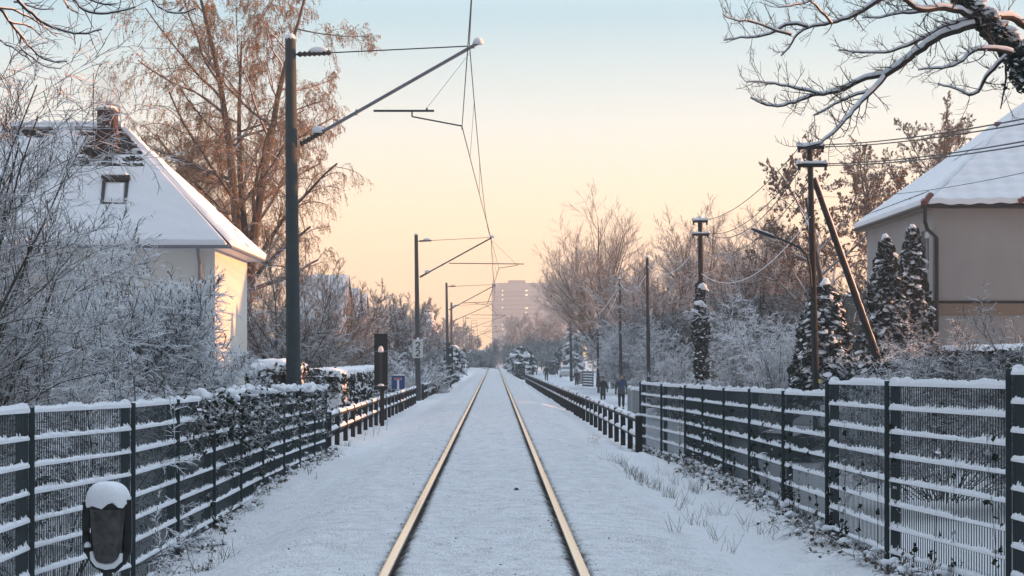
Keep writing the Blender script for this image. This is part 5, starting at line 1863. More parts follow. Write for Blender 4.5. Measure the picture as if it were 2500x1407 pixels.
# ------------------------------------------------------------------ clipped hedges
def hedge(label, x0, x1, y0, y1, h, zb, seed, mat, nleaf, lumpn, name='hedge', sheet=.10, droop=1.0, ls=.07):
    rng = np.random.RandomState(seed)
    root = thing(name, label, 'hedge', ((x0 + x1) / 2, (y0 + y1) / 2, zb))
    n = nleaf
    u = rng.rand(n, 3)
    face = rng.rand(n)
    P = np.stack([x0 + (x1 - x0) * u[:, 0], y0 + (y1 - y0) * u[:, 1], zb + h * u[:, 2]], 1)
    dpt = .18 * rng.rand(n)
    P[face < .34, 1] = (y0 + dpt)[face < .34]
    m2 = (face >= .34) & (face < .7); P[m2, 0] = (x1 - dpt)[m2]
    m3 = (face >= .7) & (face < .85); P[m3, 2] = (zb + h - dpt)[m3]
    m4 = face >= .93; P[m4, 0] = (x0 + dpt)[m4]
    P += .05 * np.sin(P[:, [1, 2, 0]] * 5) + rng.randn(n, 3) * .02
    part('leaves', quads(rng, P, ls, 1.5, .3), mat, root)
    part('core', MB().box(x0 + .16, x1 - .16, y0 + .16, y1 - .16, zb - .3, zb + h - .16), M['leaf_green'], root)
    # snow blanket with drooping edges
    nx_, ny_ = max(8, int((x1 - x0) / .09)), max(8, int((y1 - y0) / .12))
    U, V = np.meshgrid(np.linspace(-.03, 1.03, nx_), np.linspace(-.01, 1.01, ny_), indexing='ij')
    X = x0 + (x1 - x0) * U; Y = y0 + (y1 - y0) * V
    e = np.minimum(np.minimum(X - x0, x1 - X), np.minimum(Y - y0, y1 - Y)) + .05
    Z = zb + h + sheet * sst(-.03, .25, e) + fbm(X * 2.2, Y * 2.2) * .10 - .10 * (1 - sst(-.05, .12, e)) + .02 * rng.rand(*X.shape)
    sn = MB().grid(np.stack([X, Y, Z], -1))
    k = lumpn
    f_ = rng.rand(k) < .5
    hz = h * (1 - droop * rng.rand(k) ** 1.6)
    Pn = np.stack([np.where(f_, x0 + (x1 - x0) * rng.rand(k), x1 + .0 * rng.rand(k)), np.where(f_, y0, y0 + (y1 - y0) * rng.rand(k)), zb + hz], 1)
    out = np.stack([np.where(f_, 0., 1.), np.where(f_, -1., 0.), np.zeros(k)], 1)
    s = .03 + .06 * rng.rand(k)
    v, f = lumps(rng, Pn, np.stack([s * .45, s * (.4 + .5 * rng.rand(k)), s * (.5 + .9 * rng.rand(k))], 1), out, .8)
    sn.add(v, f)
    part('snow', sn, M['snow'], root, smooth=True)
    return root


hedge('brownish clipped hedge with rounded snow top, left of the tall mast', gx(608, 39), gx(708, 39), 39, 42, 2.35, -1.0, 41, M['hedge_brown'], 16000, 420, droop=.95, sheet=.16)
hedge('long dark green hedge with drooping snow, right of the tall mast', gx(735, 46) , -4.05, 46, 64, 2.35, -1.2, 42, M['leaf_snow'], 26000, 1700, droop=.62, ls=.09)
# small snowy garden bush + stone posts at hedge end
shrub('little snowy bush at the far end of the dark hedge', (gx(893, 58), 58, -1.0), 1.9, 0.6, 43, nst=14, m=(7, 6, 5), tw=.007, r0=.02)

# ------------------------------------------------------------------ trees left, middle distance
crown_tree('bare tree directly behind the tall mast, limbs spreading low over the hedge', (gx(690, 58), 58, -1), 5.2, 2.2, 2.6, 51, nl=20, m=(12, 10, 8), tw=.007, r0=.13, up=.0, ztr=.8)
crown_tree('brown-twigged tree left of the terraced houses', (gx(790, 84), 84, -1), 5.9, 2.4, 2.6, 52, nl=20, m=(9, 8, 7), tw=.009, r0=.14, mats=(M['bark_birch'], M['twig_brown']))
crown_tree('bare tree whose snowy limbs cross the terraced houses', (gx(860, 90), 90, -1), 4.6, 1.9, 2.0, 520, nl=15, m=(9, 8, 6), tw=.010, r0=.12, mats=(M['bark_birch'], M['twig_snow']))
bare_tree('slim bare tree with upright twigs right of the terraced houses', (gx(915, 104), 104, -1), 6.6, 53, m=(12, 8, 7, 6), tw=.011, up=.10, trunk=.3)
crown_tree('wide snowy tree behind the black track board', (gx(945, 96), 96, -1), 4.9, 2.2, 2.4, 54, nl=24, m=(12, 10, 8), tw=.011, r0=.12, up=.0)
crown_tree('pale frosted tree left of the 2 2 mast', (gx(985, 118), 118, -1), 5.6, 2.2, 3.0, 55, nl=22, m=(12, 10, 8), tw=.013, r0=.14, up=.0)
bare_tree('tall thin golden tree top rising above the far left trees', (gx(995, 150), 150, -1), 7.6, 56, m=(12, 8, 7, 6), tw=.014, up=.12, trunk=.35, mats=(M['bark_birch'], M['twig_brown']))
shrub('frosted thicket between black board and mast with the plate', (gx(990, 86), 86, -1), 3.6, 1.5, 57, nst=24, m=(8, 7, 6), tw=.012, r0=.03)
shrub('tangled shrub against the low fence, right of the 2 2 mast', (gx(1060, 97), 97, -1), 2.8, 0.9, 58, nst=22, m=(8, 7, 6), tw=.012, r0=.03)
conifer('round snow-covered evergreen behind the third and fourth masts', (gx(1088, 150), 150, -.9), 3.6, 1.35, 59, prof='oval', nl=260, nleaf=7000, lsize=.16, ls=2.0)
conifer('dark fir with a snowy tip left of the third mast', (gx(1043, 160), 160, -1), 6.6, 1.7, 60, prof='cone', nl=240, nleaf=8000, lsize=.2, ls=2.2)
bare_tree('bare birch whose fine twigs rise between second and third masts', (gx(1062, 185), 185, -1), 8.6, 61, m=(12, 8, 7, 5), tw=.014, up=.12, trunk=.4, mats=(M['bark_birch'], M['twig_brown']))
hedge('low far hedge under a thick snow roof where the track bends left', gx(1143, 270), gx(1196, 270), 270, 274, 3.0, -1.0, 62, M['leaf_snow'], 5000, 160, ls=.25, sheet=.6, droop=.3)

# ------------------------------------------------------------------ trees right
D_ = M['leaf_dry']
conifer('squat round evergreen with a heavy snow cap at the lane end', (gx(1272, 190), 190, -1.0), 3.4, 1.35, 71, prof='oval', nl=230, nleaf=7000, lsize=.18, ls=2.3)
hedge('dark ivy hedge running along the track below the round evergreen', 2.0, 2.7, 165, 186, 1.5, -.7, 72, M['leaf_snow'], 5000, 120, ls=.2, sheet=.2)
crown_tree('large bare tree with fan-shaped crown above the parked car', (gx(1462, 150), 150, -1), 14.4, 4.9, 7.6, 73, nl=24, m=(11, 9, 7), tw=.010, r0=.26, mats=(M['bark_bare'], M['twig_backlit']))
crown_tree('bare tree with dark trunk overlapping the large fan-shaped one on its left', (gx(1402, 240), 240, -1), 19.0, 4.8, 12.0, 74, nl=20, m=(10, 9, 7), tw=.016, r0=.3, mats=(M['bark_bare'], M['twig_backlit']))
crown_tree('dome-shaped bare tree behind the ivy pole', (gx(1708, 120), 120, -1), 12.4, 3.3, 7.5, 75, nl=22, m=(11, 9, 7), tw=.010, r0=.2, mats=(M['bark_bare'], M['twig_backlit']))
crown_tree('dense snowy tree leaning between the third pole and the ivy pole', (gx(1640, 102), 102, -1), 7.8, 3.0, 4.0, 76, nl=26, m=(13, 11, 9), tw=.010, r0=.16, up=.0)
crown_tree('snow-plastered tree right behind the fourth pole', (gx(1552, 133), 133, -1), 7.8, 2.9, 3.8, 77, nl=24, m=(12, 10, 8), tw=.013, r0=.16, up=.0)
crown_tree('wide dark-limbed tree glowing orange behind the street lamp', (gx(1850, 76), 76, -1), 7.1, 2.6, 3.6, 78, nl=26, m=(13, 11, 9), tw=.0075, r0=.15, up=.0)
bare_tree('tall sparse tree with hanging brown seed pods behind the braced pole', (gx(2075, 70), 70, -.8), 11.4, 79, m=(12, 8, 7, 4), tw=.008, up=.05, trunk=.2, spread=.6, leaf=D_, leafn=9000, leafsize=.045)
bare_tree('brown-leaved tree nearest the beige roof', (gx(2262, 82), 82, -.8), 14.0, 80, m=(14, 9, 8, 5), tw=.009, up=.06, trunk=.3, spread=.42, leaf=D_, leafn=34000, leafsize=.026)
bare_tree('narrow brown-leaved tree left of the one nearest the beige roof', (gx(2170, 88), 88, -.8), 12.8, 81, m=(14, 9, 8, 5), tw=.009, up=.06, trunk=.25, spread=.38, leaf=D_, leafn=28000, leafsize=.026)
crown_tree('sunlit bare tree peeking above the lamp tree', (gx(1880, 98), 98, -1), 9.9, 2.6, 6.0, 82, nl=22, m=(11, 9, 7), tw=.009, r0=.16, mats=(M['bark_bare'], M['twig_backlit']))
conifer('thick thuja dusted with snow clumps behind the braced pole', (gx(2012, 48), 48, -1.1), 4.6, .98, 83, prof='thuja', nl=800, nleaf=20000, lsize=.085, ls=.72)
conifer('left of two slim snow-bent conifers beside the beige house', (gx(2163, 51.5), 51.5, -.8), 5.75, .95, 84, prof='cone', nl=150, nleaf=15000, lsize=.12, ls=1.05)
conifer('right and taller of two slim snow-bent conifers beside the beige house', (gx(2228, 52.6), 52.6, -.8), 6.15, .82, 85, prof='cone', nl=150, nleaf=15000, lsize=.12, ls=1.05)
shrub('big drooping snow-laden bush right of the ivy pole', (gx(1835, 58), 58, -1.1), 4.9, 1.75, 86, nst=56, m=(9, 9, 8), arch=-.10, tw=.009, r0=.03, spread=1.0)
shrub('snow-laden bush filling the gap before the thuja', (gx(1905, 53), 53, -1.1), 4.0, 1.1, 87, nst=40, m=(9, 8, 7), arch=-.08, tw=.008, r0=.025, spread=1.0)
shrub('bushy thicket at the foot of the ivy pole', (gx(1650, 74), 74, -1.1), 3.1, 1.3, 88, nst=36, m=(9, 8, 7), arch=-.06, tw=.010, r0=.03, spread=1.0)
shrub('white bush behind the grey gate pillars', (gx(1610, 97), 98, -1.1), 4.5, 1.4, 89, nst=36, m=(9, 8, 7), arch=-.06, tw=.012, r0=.03, spread=1.0)
shrub('snowy bush overhanging the lane left of the fourth pole', (gx(1548, 116), 124, -1.1), 5.2, 1.6, 90, nst=36, m=(9, 8, 7), arch=-.05, tw=.014, r0=.035, spread=1.0)
shrub('frosted bush beyond the woman in the long coat', (gx(1500, 144), 144, -1.1), 5.0, 1.6, 91, nst=34, m=(9, 8, 6), arch=-.04, tw=.016, r0=.04, spread=1.0)
shrub('wide reddish thicket below the beige house wall', (gx(2330, 47), 47, -.8), 3.7, 2.3, 92, nst=44, m=(9, 8, 7), arch=-.02, tw=.006, r0=.02, spread=.8, mats=(M['bark_bare'], M['twig_snow']))
shrub('arching grassy shrub at the foot of the brace pole', (gx(2185, 44), 44, -.8), 2.9, 1.0, 93, nst=60, m=(6, 6, 4), arch=-.13, tw=.006, r0=.010, spread=1.2)
shrub('dark bramble thicket behind the right mesh fence', (gx(2300, 30.5), 30.5, -.9), 2.6, 2.2, 94, nst=50, m=(8, 7, 6), arch=-.07, tw=.0045, r0=.012, spread=1.0, mats=(M['bark_bare'], M['twig_snow']))
shrub('tall twiggy bush at the right frame edge', (gx(2530, 33), 33, -.9), 3.6, 1.3, 95, nst=36, m=(9, 8, 7), arch=-.04, tw=.005, r0=.018, spread=.9, mats=(M['bark_bare'], M['twig_snow']))
shrub('snowy bush in front of the slim conifers', (gx(2100, 43), 43, -.9), 2.6, 1.1, 96, nst=26, m=(8, 7, 6), arch=-.08, tw=.006, r0=.015, spread=1.0)
conifer('dark ivy-clad stump tree beyond the lane, left of the parked car', (gx(1350, 262), 262, -1), 6.0, 1.1, 97, prof='oval', nl=80, nleaf=6000, lsize=.2, ls=2.0)
conifer('dark snow-hung fir behind the parked white car', (gx(1400, 236), 236, -1), 8.6, 1.3, 98, prof='cone', nl=160, nleaf=8000, lsize=.22, ls=2.4)
crown_tree('frosted tree overhanging the parked white car', (gx(1480, 200), 200, -1), 7.0, 3.2, 3.2, 99, nl=24, m=(12, 10, 8), tw=.018, r0=.18, up=.0)

# unseen hedge added beyond the right frame edge to block the low sun
TH = thing('shade_hedge', 'tall unseen evergreen hedge added right of the frame to shade the track', 'hedge', (14, 5, -.8))
rng = np.random.RandomState(70)
n = 26000
u = rng.rand(n, 3)
P = np.stack([13.2 + 1.8 * np.round(u[:, 0]) + rng.randn(n) * .08, -45 + 85 * u[:, 1], -.8 + 7.4 * u[:, 2] + .3 * np.sin(u[:, 1] * 300)], 1)
part('leaves', quads(rng, P, .22, 1.5, .3), M['leaf_snow'], TH)
part('core', MB().box(13.4, 14.8, -45, 39.6, -1.2, 6.2), M['leaf_green'], TH)
hedge('low hedge added between thicket and beige house to shade the track', 13.2, 14.4, 40.2, 53.0, 2.6, -.8, 701, M['hedge_brown'], 16000, 60)  # added to close the sun gap in front of the beige house
hedge('tall hidden evergreen screen added behind the right trees to shade the ground', 22.0, 23.6, 68, 330, 6.2, -.8, 702, M['leaf_snow'], 16000, 60, ls=.3)  # hidden screen added to stop sun patches on the snow

# ivy around the second pole
rng = np.random.RandomState(44)
n = 5200
hh = rng.uniform(-1.1, W(0, 690, 67)[2], n)
px_ = T2[0] + (B2[0] - T2[0]) * (T2[2] - hh) / (T2[2] - B2[2])
wv = .16 + .20 * np.exp(-((hh - 2.6) / .6) ** 2) + .10 * np.exp(-((hh - 1.2) / .5) ** 2)
a = rng.rand(n) * 2 * pi
rr_ = wv * (.5 + .6 * rng.rand(n))
P = np.stack([px_ + rr_ * np.cos(a) - .03, 67 + rr_ * np.sin(a), hh], 1)
root = thing('ivy', 'dark ivy wrapped round the second pole, topped with two snow clumps', 'climbing plant', (B2[0], 67, -1.1))
part('leaves', quads(rng, P, .085, 1.3), M['ivy'], root)
cl = np.array([W(1714, 700, 66.8), W(1720, 706, 66.8), W(1708, 742, 66.7), W(1718, 748, 66.7), W(1697, 760, 66.8)])
S = np.array([[.2, .2, .14], [.16, .14, .1], [.22, .22, .16], [.16, .2, .1], [.14, .12, .1]])
v, f = lumps(rng, cl, S, np.array([[1., 0, 0]] * 5), .3)
sn = MB().add(v, f)
k = 90
hz = rng.uniform(-.4, 3.3, k); az = rng.rand(k) * 2 * pi
pk = np.stack([T2[0] + .08 + .34 * np.cos(az), 67 + .34 * np.sin(az), hz], 1)
s = .03 + .03 * rng.rand(k)
v, f = lumps(rng, pk, np.stack([s, s, s * .7], 1), np.stack([np.cos(az), np.sin(az), 0 * az], 1), .5)
sn.add(v, f)
part('snow', sn, M['snow'], root, smooth=True)

# ------------------------------------------------------------------ far woods (one mass)
def wood(name, label, spots, seed, tw, mats):
    mb = MB()
    for i, (px, d, H) in enumerate(spots):
        b = np.array([[gx(px, d), d, -1.2]])
        rng = np.random.RandomState(seed + i)
        sp = [dict(m=15, t0=.12, ang=52, angj=12, lr=.5, rr=.5, k=4, wob=.12, trop=.05, shape=.4),
              dict(m=10, t0=.1, ang=42, angj=12, lr=.5, rr=.5, k=3, wob=.13, trop=.03, rmin=tw * 1.4),
              dict(m=9, t0=.05, ang=42, angj=14, lr=.5, rr=.5, k=2, wob=.14, trop=.03, rmin=tw),
              dict(m=5, t0=.05, ang=42, angj=14, lr=.5, rr=.5, k=1, wob=.14, trop=.02, rmin=tw)]
        lv = tree_levels(seed + i, b, [H * .8], [H * .012], [[0, 0, 1.]], sp, k0=6)
        for (p, r), s in zip(lv, [6, 4, 3, 3, 3]):
            v, f = tube_arrays(p, r, s); mb.add(v, f)
    return single(name, mb, mats, label, 'trees', kind='stuff')


rng = np.random.RandomState(77)
sp = [(px, 300 + 60 * rng.rand() + (px - 1250) * .1, h) for px, h in [(1215, 6.5), (1235, 8), (1258, 9.5), (1280, 10.5), (1300, 10), (1322, 10), (1345, 10.5), (1368, 13), (1390, 13)]]
sp += [(px, 245 + 30 * rng.rand(), h) for px, h in [(1310, 8), (1335, 9), (1362, 8.5), (1250, 7), (1285, 8)]]
wood('far_wood', 'blue-grey far trees closing the view right of the track', sp, 300, .03, M['twig_snow'])
sp = [(px, 260 + 50 * rng.rand(), h) for px, h in [(1005, 9), (1030, 9.5), (1055, 8.5), (1080, 9), (1105, 9), (1125, 8.5), (1150, 6.5), (1175, 6), (1195, 5.5)]]
wood('far_wood', 'far frosted trees closing the view left of the track', sp, 330, .028, M['twig_snow'])
sp = [(px, 135 + 40 * rng.rand(), h) for px, h in [(860, 6), (900, 6), (935, 6.2), (965, 6.5), (1000, 6.5), (1030, 6), (1060, 5.6)]]
wood('far_wood', 'frosted undergrowth of small trees left behind the second mast', sp, 350, .018, M['twig_snow'])
sp = [(px, 125 + 40 * rng.rand(), h) for px, h in [(1480, 8), (1520, 9.5), (1565, 10), (1600, 10.5), (1650, 12), (1740, 12), (1780, 11.5), (1830, 12), (1880, 12), (1935, 11), (1990, 10), (2040, 8), (2100, 8)]]
wood('far_wood', 'golden-lit bare trees massed behind the lane on the right', sp, 370, .013, M['twig_backlit'])
sp = [(px, 95 + 25 * rng.rand(), h) for px, h in [(420, 7), (480, 7.5), (540, 7), (640, 6.5), (690, 6), (350, 7), (330, 9), (380, 9.5), (450, 9.5), (520, 9), (580, 9), (640, 9)]]
wood('far_wood', 'brown garden trees massed behind the white house', sp, 390, .012, M['twig_brown'])

# ------------------------------------------------------------------ plants in the snow beside the track
rng = np.random.RandomState(61)


def tufts(spots, seed, nb=14, hmax=.22, spread=.05, r=.0022, lean=.3):
    rng = np.random.RandomState(seed)
    P, D, Ls = [], [], []
    for x, y in spots:
        k = rng.randint(nb // 2, nb + 1)
        z = float(gz(x, y))
        for _ in range(k):
            P.append((x + rng.randn() * spread, y + rng.randn() * spread * 2, z - .03)); D.append((rng.randn() * lean, rng.randn() * lean, 1)); Ls.append(hmax * (.4 + .8 * rng.rand()))
    pts, rad = grow(rng, np.array(P), np.array(D), np.array(Ls), np.full(len(P), r), 4, .12, -.06, .5)
    return tube_arrays(pts, rad, 3)


spots = []
for px, py, n_ in [(1455, 1105, 5), (1450, 1085, 3), (1500, 1145, 4), (1520, 1150, 4), (1545, 1170, 6), (1560, 1185, 6), (1580, 1195, 4), (1605, 1205, 5), (1640, 1230, 4), (1665, 1235, 3),
                   (1655, 1260, 3), (1700, 1300, 3), (1760, 1345, 3), (1640, 1330, 1), (1750, 1260, 3), (1840, 1290, 3), (1880, 1310, 3), (1620, 1160, 2), (1655, 1180, 3), (1690, 1200, 4)]:
    for _ in range(n_):
        d = (EYE + .22) * F / (py - VY)
        spots.append((gx(px + rng.randn() * 8, d), d + rng.randn() * .25))
for px, py, n_ in [(700, 1100, 1), (820, 1120, 5), (850, 1105, 5), (780, 1135, 3), (560, 1345, 4), (520, 1370, 3), (480, 1375, 2), (900, 1075, 3), (760, 1170, 1), (1060, 925, 4), (1075, 915, 4), (1045, 935, 3)]:
    for _ in range(n_):
        d = (EYE + .38) * F / (py - VY)
        spots.append((gx(px + rng.randn() * 9, d), d + rng.randn() * .25))
v, f = tufts(spots, 62, nb=9, hmax=.20, spread=.05)
single('dry_stalks', (v, f), M['grass_dry'], 'dry grass stalks poking through the snow beside the track', 'grass', kind='stuff')

# snowy weeds along the foot of both mesh fences
P = []
rngw = np.random.RandomState(63)
rp = np.array([(gx(p[0], p[1]), p[1]) for p in R_])
for i in range(330):
    d = rngw.uniform(11.5, 33.5)
    x = np.interp(d, rp[::1, 1], rp[::1, 0]) - np.abs(rngw.randn()) * .13 - .03
    P.append((x, d))
for i in range(110):
    d = rngw.uniform(15, 34.5)
    x = np.interp(d, [p[1] for p in L], [gx(p[0], p[1]) for p in L]) + np.abs(rngw.randn()) * .12
    P.append((x, d))
P = np.array(P)
z = gz(P[:, 0], P[:, 1], True)
n = len(P)
base = np.stack([P[:, 0], P[:, 1], z - .03], 1)
k = 4
base = np.repeat(base, k, 0) + rngw.randn(n * k, 3) * (.04, .06, 0)
dirs = rngw.randn(n * k, 3) * (.7, .7, .2) + (0, 0, .9)
lv = tree_levels(64, base, .10 + .18 * rngw.rand(n * k), np.full(n * k, .0035), dirs, [dict(m=4, t0=.2, ang=50, angj=20, lr=.5, rr=.7, k=2, wob=.25, trop=-.25, rmin=.0025)], k0=4, wob0=.22, trop0=-.22)
mbw = levels_mb(lv, [4, 3])
Pl = on_curves(rngw, lv[1][0], 3800)
v, f = quads(rngw, Pl, .022, 1.6)
mbw.add(v, f)
kk = 520
ii = rngw.randint(0, n, kk)
Pn = np.stack([P[ii, 0] + rngw.randn(kk) * .04, P[ii, 1] + rngw.randn(kk) * .06, z[ii] + rngw.rand(kk) * .10], 1)
a = rngw.rand(kk) * 6.3; s = .012 + .028 * rngw.rand(kk)
v, f = lumps(rngw, Pn, np.stack([s * 1.3, s, s * .7], 1), np.stack([np.cos(a), np.sin(a), 0 * a], 1), .6)
single('weeds', mbw, M['grass_dry'], 'frosted weeds and dry leaves along the foot of the mesh fences', 'weeds', kind='stuff')
single('weed_snow', (v, f), M['snow'], 'lumps of snow caught on the weeds along the mesh fences', 'snow', kind='stuff', smooth=True)
# thin vines climbing the right mesh fence
nv = 60
dv_ = rngw.uniform(12.4, 30, nv)
bx_ = np.interp(dv_, rp[:, 1], rp[:, 0]) - .012
base = np.stack([bx_, dv_, np.full(nv, -.25)], 1)
lv = tree_levels(65, base, .3 + 1.1 * rngw.rand(nv), np.full(nv, .003), np.tile([[0, .02, 1.]], (nv, 1)), [dict(m=9, t0=.1, ang=60, angj=15, lr=.10, rr=.7, k=2, wob=.2, trop=-.1, rmin=.002)], k0=14, wob0=.06, trop0=.05)
for p_, r_q in lv:
    p_[..., 0] = np.interp(p_[..., 1], rp[:, 1], rp[:, 0]) - .014 + (p_[..., 0] - np.interp(p_[..., 1], rp[:, 1], rp[:, 0])) * .12
root = thing('climbing_plant', 'thin dead vines with dark leaves climbing the right mesh fence', 'climbing plant', (3.4, 18, -.25))
part('stems', levels_mb(lv, [3, 3]), M['bark_bare'], root)
Pl = on_curves(rngw, lv[1][0], 900)
part('leaves', quads(rngw, Pl, .028, 1.3), M['ivy'], root)

# bare sticks left of the track + a few stones
rs2 = np.random.RandomState(67)
st = MB()
for px, py in [(905, 1080), (890, 1092), (915, 1070), (940, 1060), (752, 1180), (770, 1190), (735, 1165)]:
    d = (EYE + .40) * F / (py - VY)
    a = np.array([gx(px, d), d, -.55 + .05])
    b_ = a + np.array([rs2.uniform(.0, .16), rs2.uniform(-.2, .2), rs2.uniform(.2, .5)])
    pts = np.array([a, (a + b_) / 2 + rs2.randn(3) * .015, b_])
    st.tube(pts, [.005, .004, .0025], 5)
    for q in range(2):
        m_ = a + (b_ - a) * rs2.uniform(.3, .8)
        st.tube([m_, m_ + rs2.randn(3) * .05 + (0.02, 0, .08)], [.003, .0015], 4)
single('dry_stalks', st, M['bark_bare'], 'bare twigs standing in the snow left of the track', 'twigs', kind='stuff')
for i, (px, py, s, lb) in enumerate([(1357, 1022, .05, 'small dark stone in the snow right of the track'), (1261, 1197, .035, 'flat dark stone between the rails'), (757, 1202, .03, 'round dark pebble left of the track'), (1258, 1370, .02, 'small dark chip between the rails near the camera'),
                                 (1520, 1100, .05, 'dark leaf clump beside the right low fence'), (1548, 1002, .07, 'dark lump on the lane near the mesh fence end')]):
    zz = -.06 if 1190 < px < 1300 and py > 1100 else (-.15 if px < 1400 and px > 1300 else -.35)
    if py < 1010 and px > 1500: zz = -1.05
    d = (EYE - zz) * F / (py - VY)
    v, f = lumps(np.random.RandomState(i + 80), np.array([[gx(px, d), d, zz]]), np.array([[s, s * .8, s * .8]]), np.array([[1., 0, 0]]), .2)
    single('stone', (v, f), M['stone'], lb, 'stone', smooth=False, group='dark bits lying in the snow', loc=(gx(px, d), d, zz))

# ballast grit scattered through the snow of the track bed
rg_ = np.random.RandomState(91)
n = 420
y = 11.5 + 45 * rg_.rand(n) ** 1.6
x = TC + np.where(rg_.rand(n) < .55, rg_.choice([-1, 1], n) * (.735 + rg_.choice([-1, 1], n) * (.05 + .22 * np.abs(rg_.randn(n)))), rg_.uniform(-2.0, 2.0, n))
s_ = .003 + .008 * rg_.rand(n) ** 3
z = gz(x, y, True) + s_ * .3
v0, f0 = lumps(rg_, np.stack([x, y, z], 1), np.stack([s_, s_ * .8, s_ * .8], 1), np.tile([[1., 0, 0]], (n, 1)), .1)
single('ballast_grit', (v0, f0), M['stone'], 'dark grit and ballast specks scattered over the snowy track bed', 'grit', kind='stuff')

# ------------------------------------------------------------------ people
def skin_obj(name, V, E, R, mat, parent, sub=1, root_v=0, label=None):
    me = bpy.data.meshes.new(name)
    me.from_pydata([tuple(v) for v in V], E, [])
    o = bpy.data.objects.new(name, me)
    C.objects.link(o)
    o.parent = parent
    OFF[o] = np.zeros(3)
    sk = o.modifiers.new('skin', 'SKIN')
    sk.use_smooth_shade = True
    if not me.skin_vertices:
        me.attributes.new  # noqa
    for i, r in enumerate(R):
        rr = r if isinstance(r, tuple) else (r, r)
        me.skin_vertices[0].data[i].radius = rr
        me.skin_vertices[0].data[i].use_root = (i == root_v)
    s = o.modifiers.new('sub', 'SUBSURF'); s.levels = sub; s.render_levels = sub + 1
    me.materials.append(mat)
    if label:
        o['label'] = label
    return o


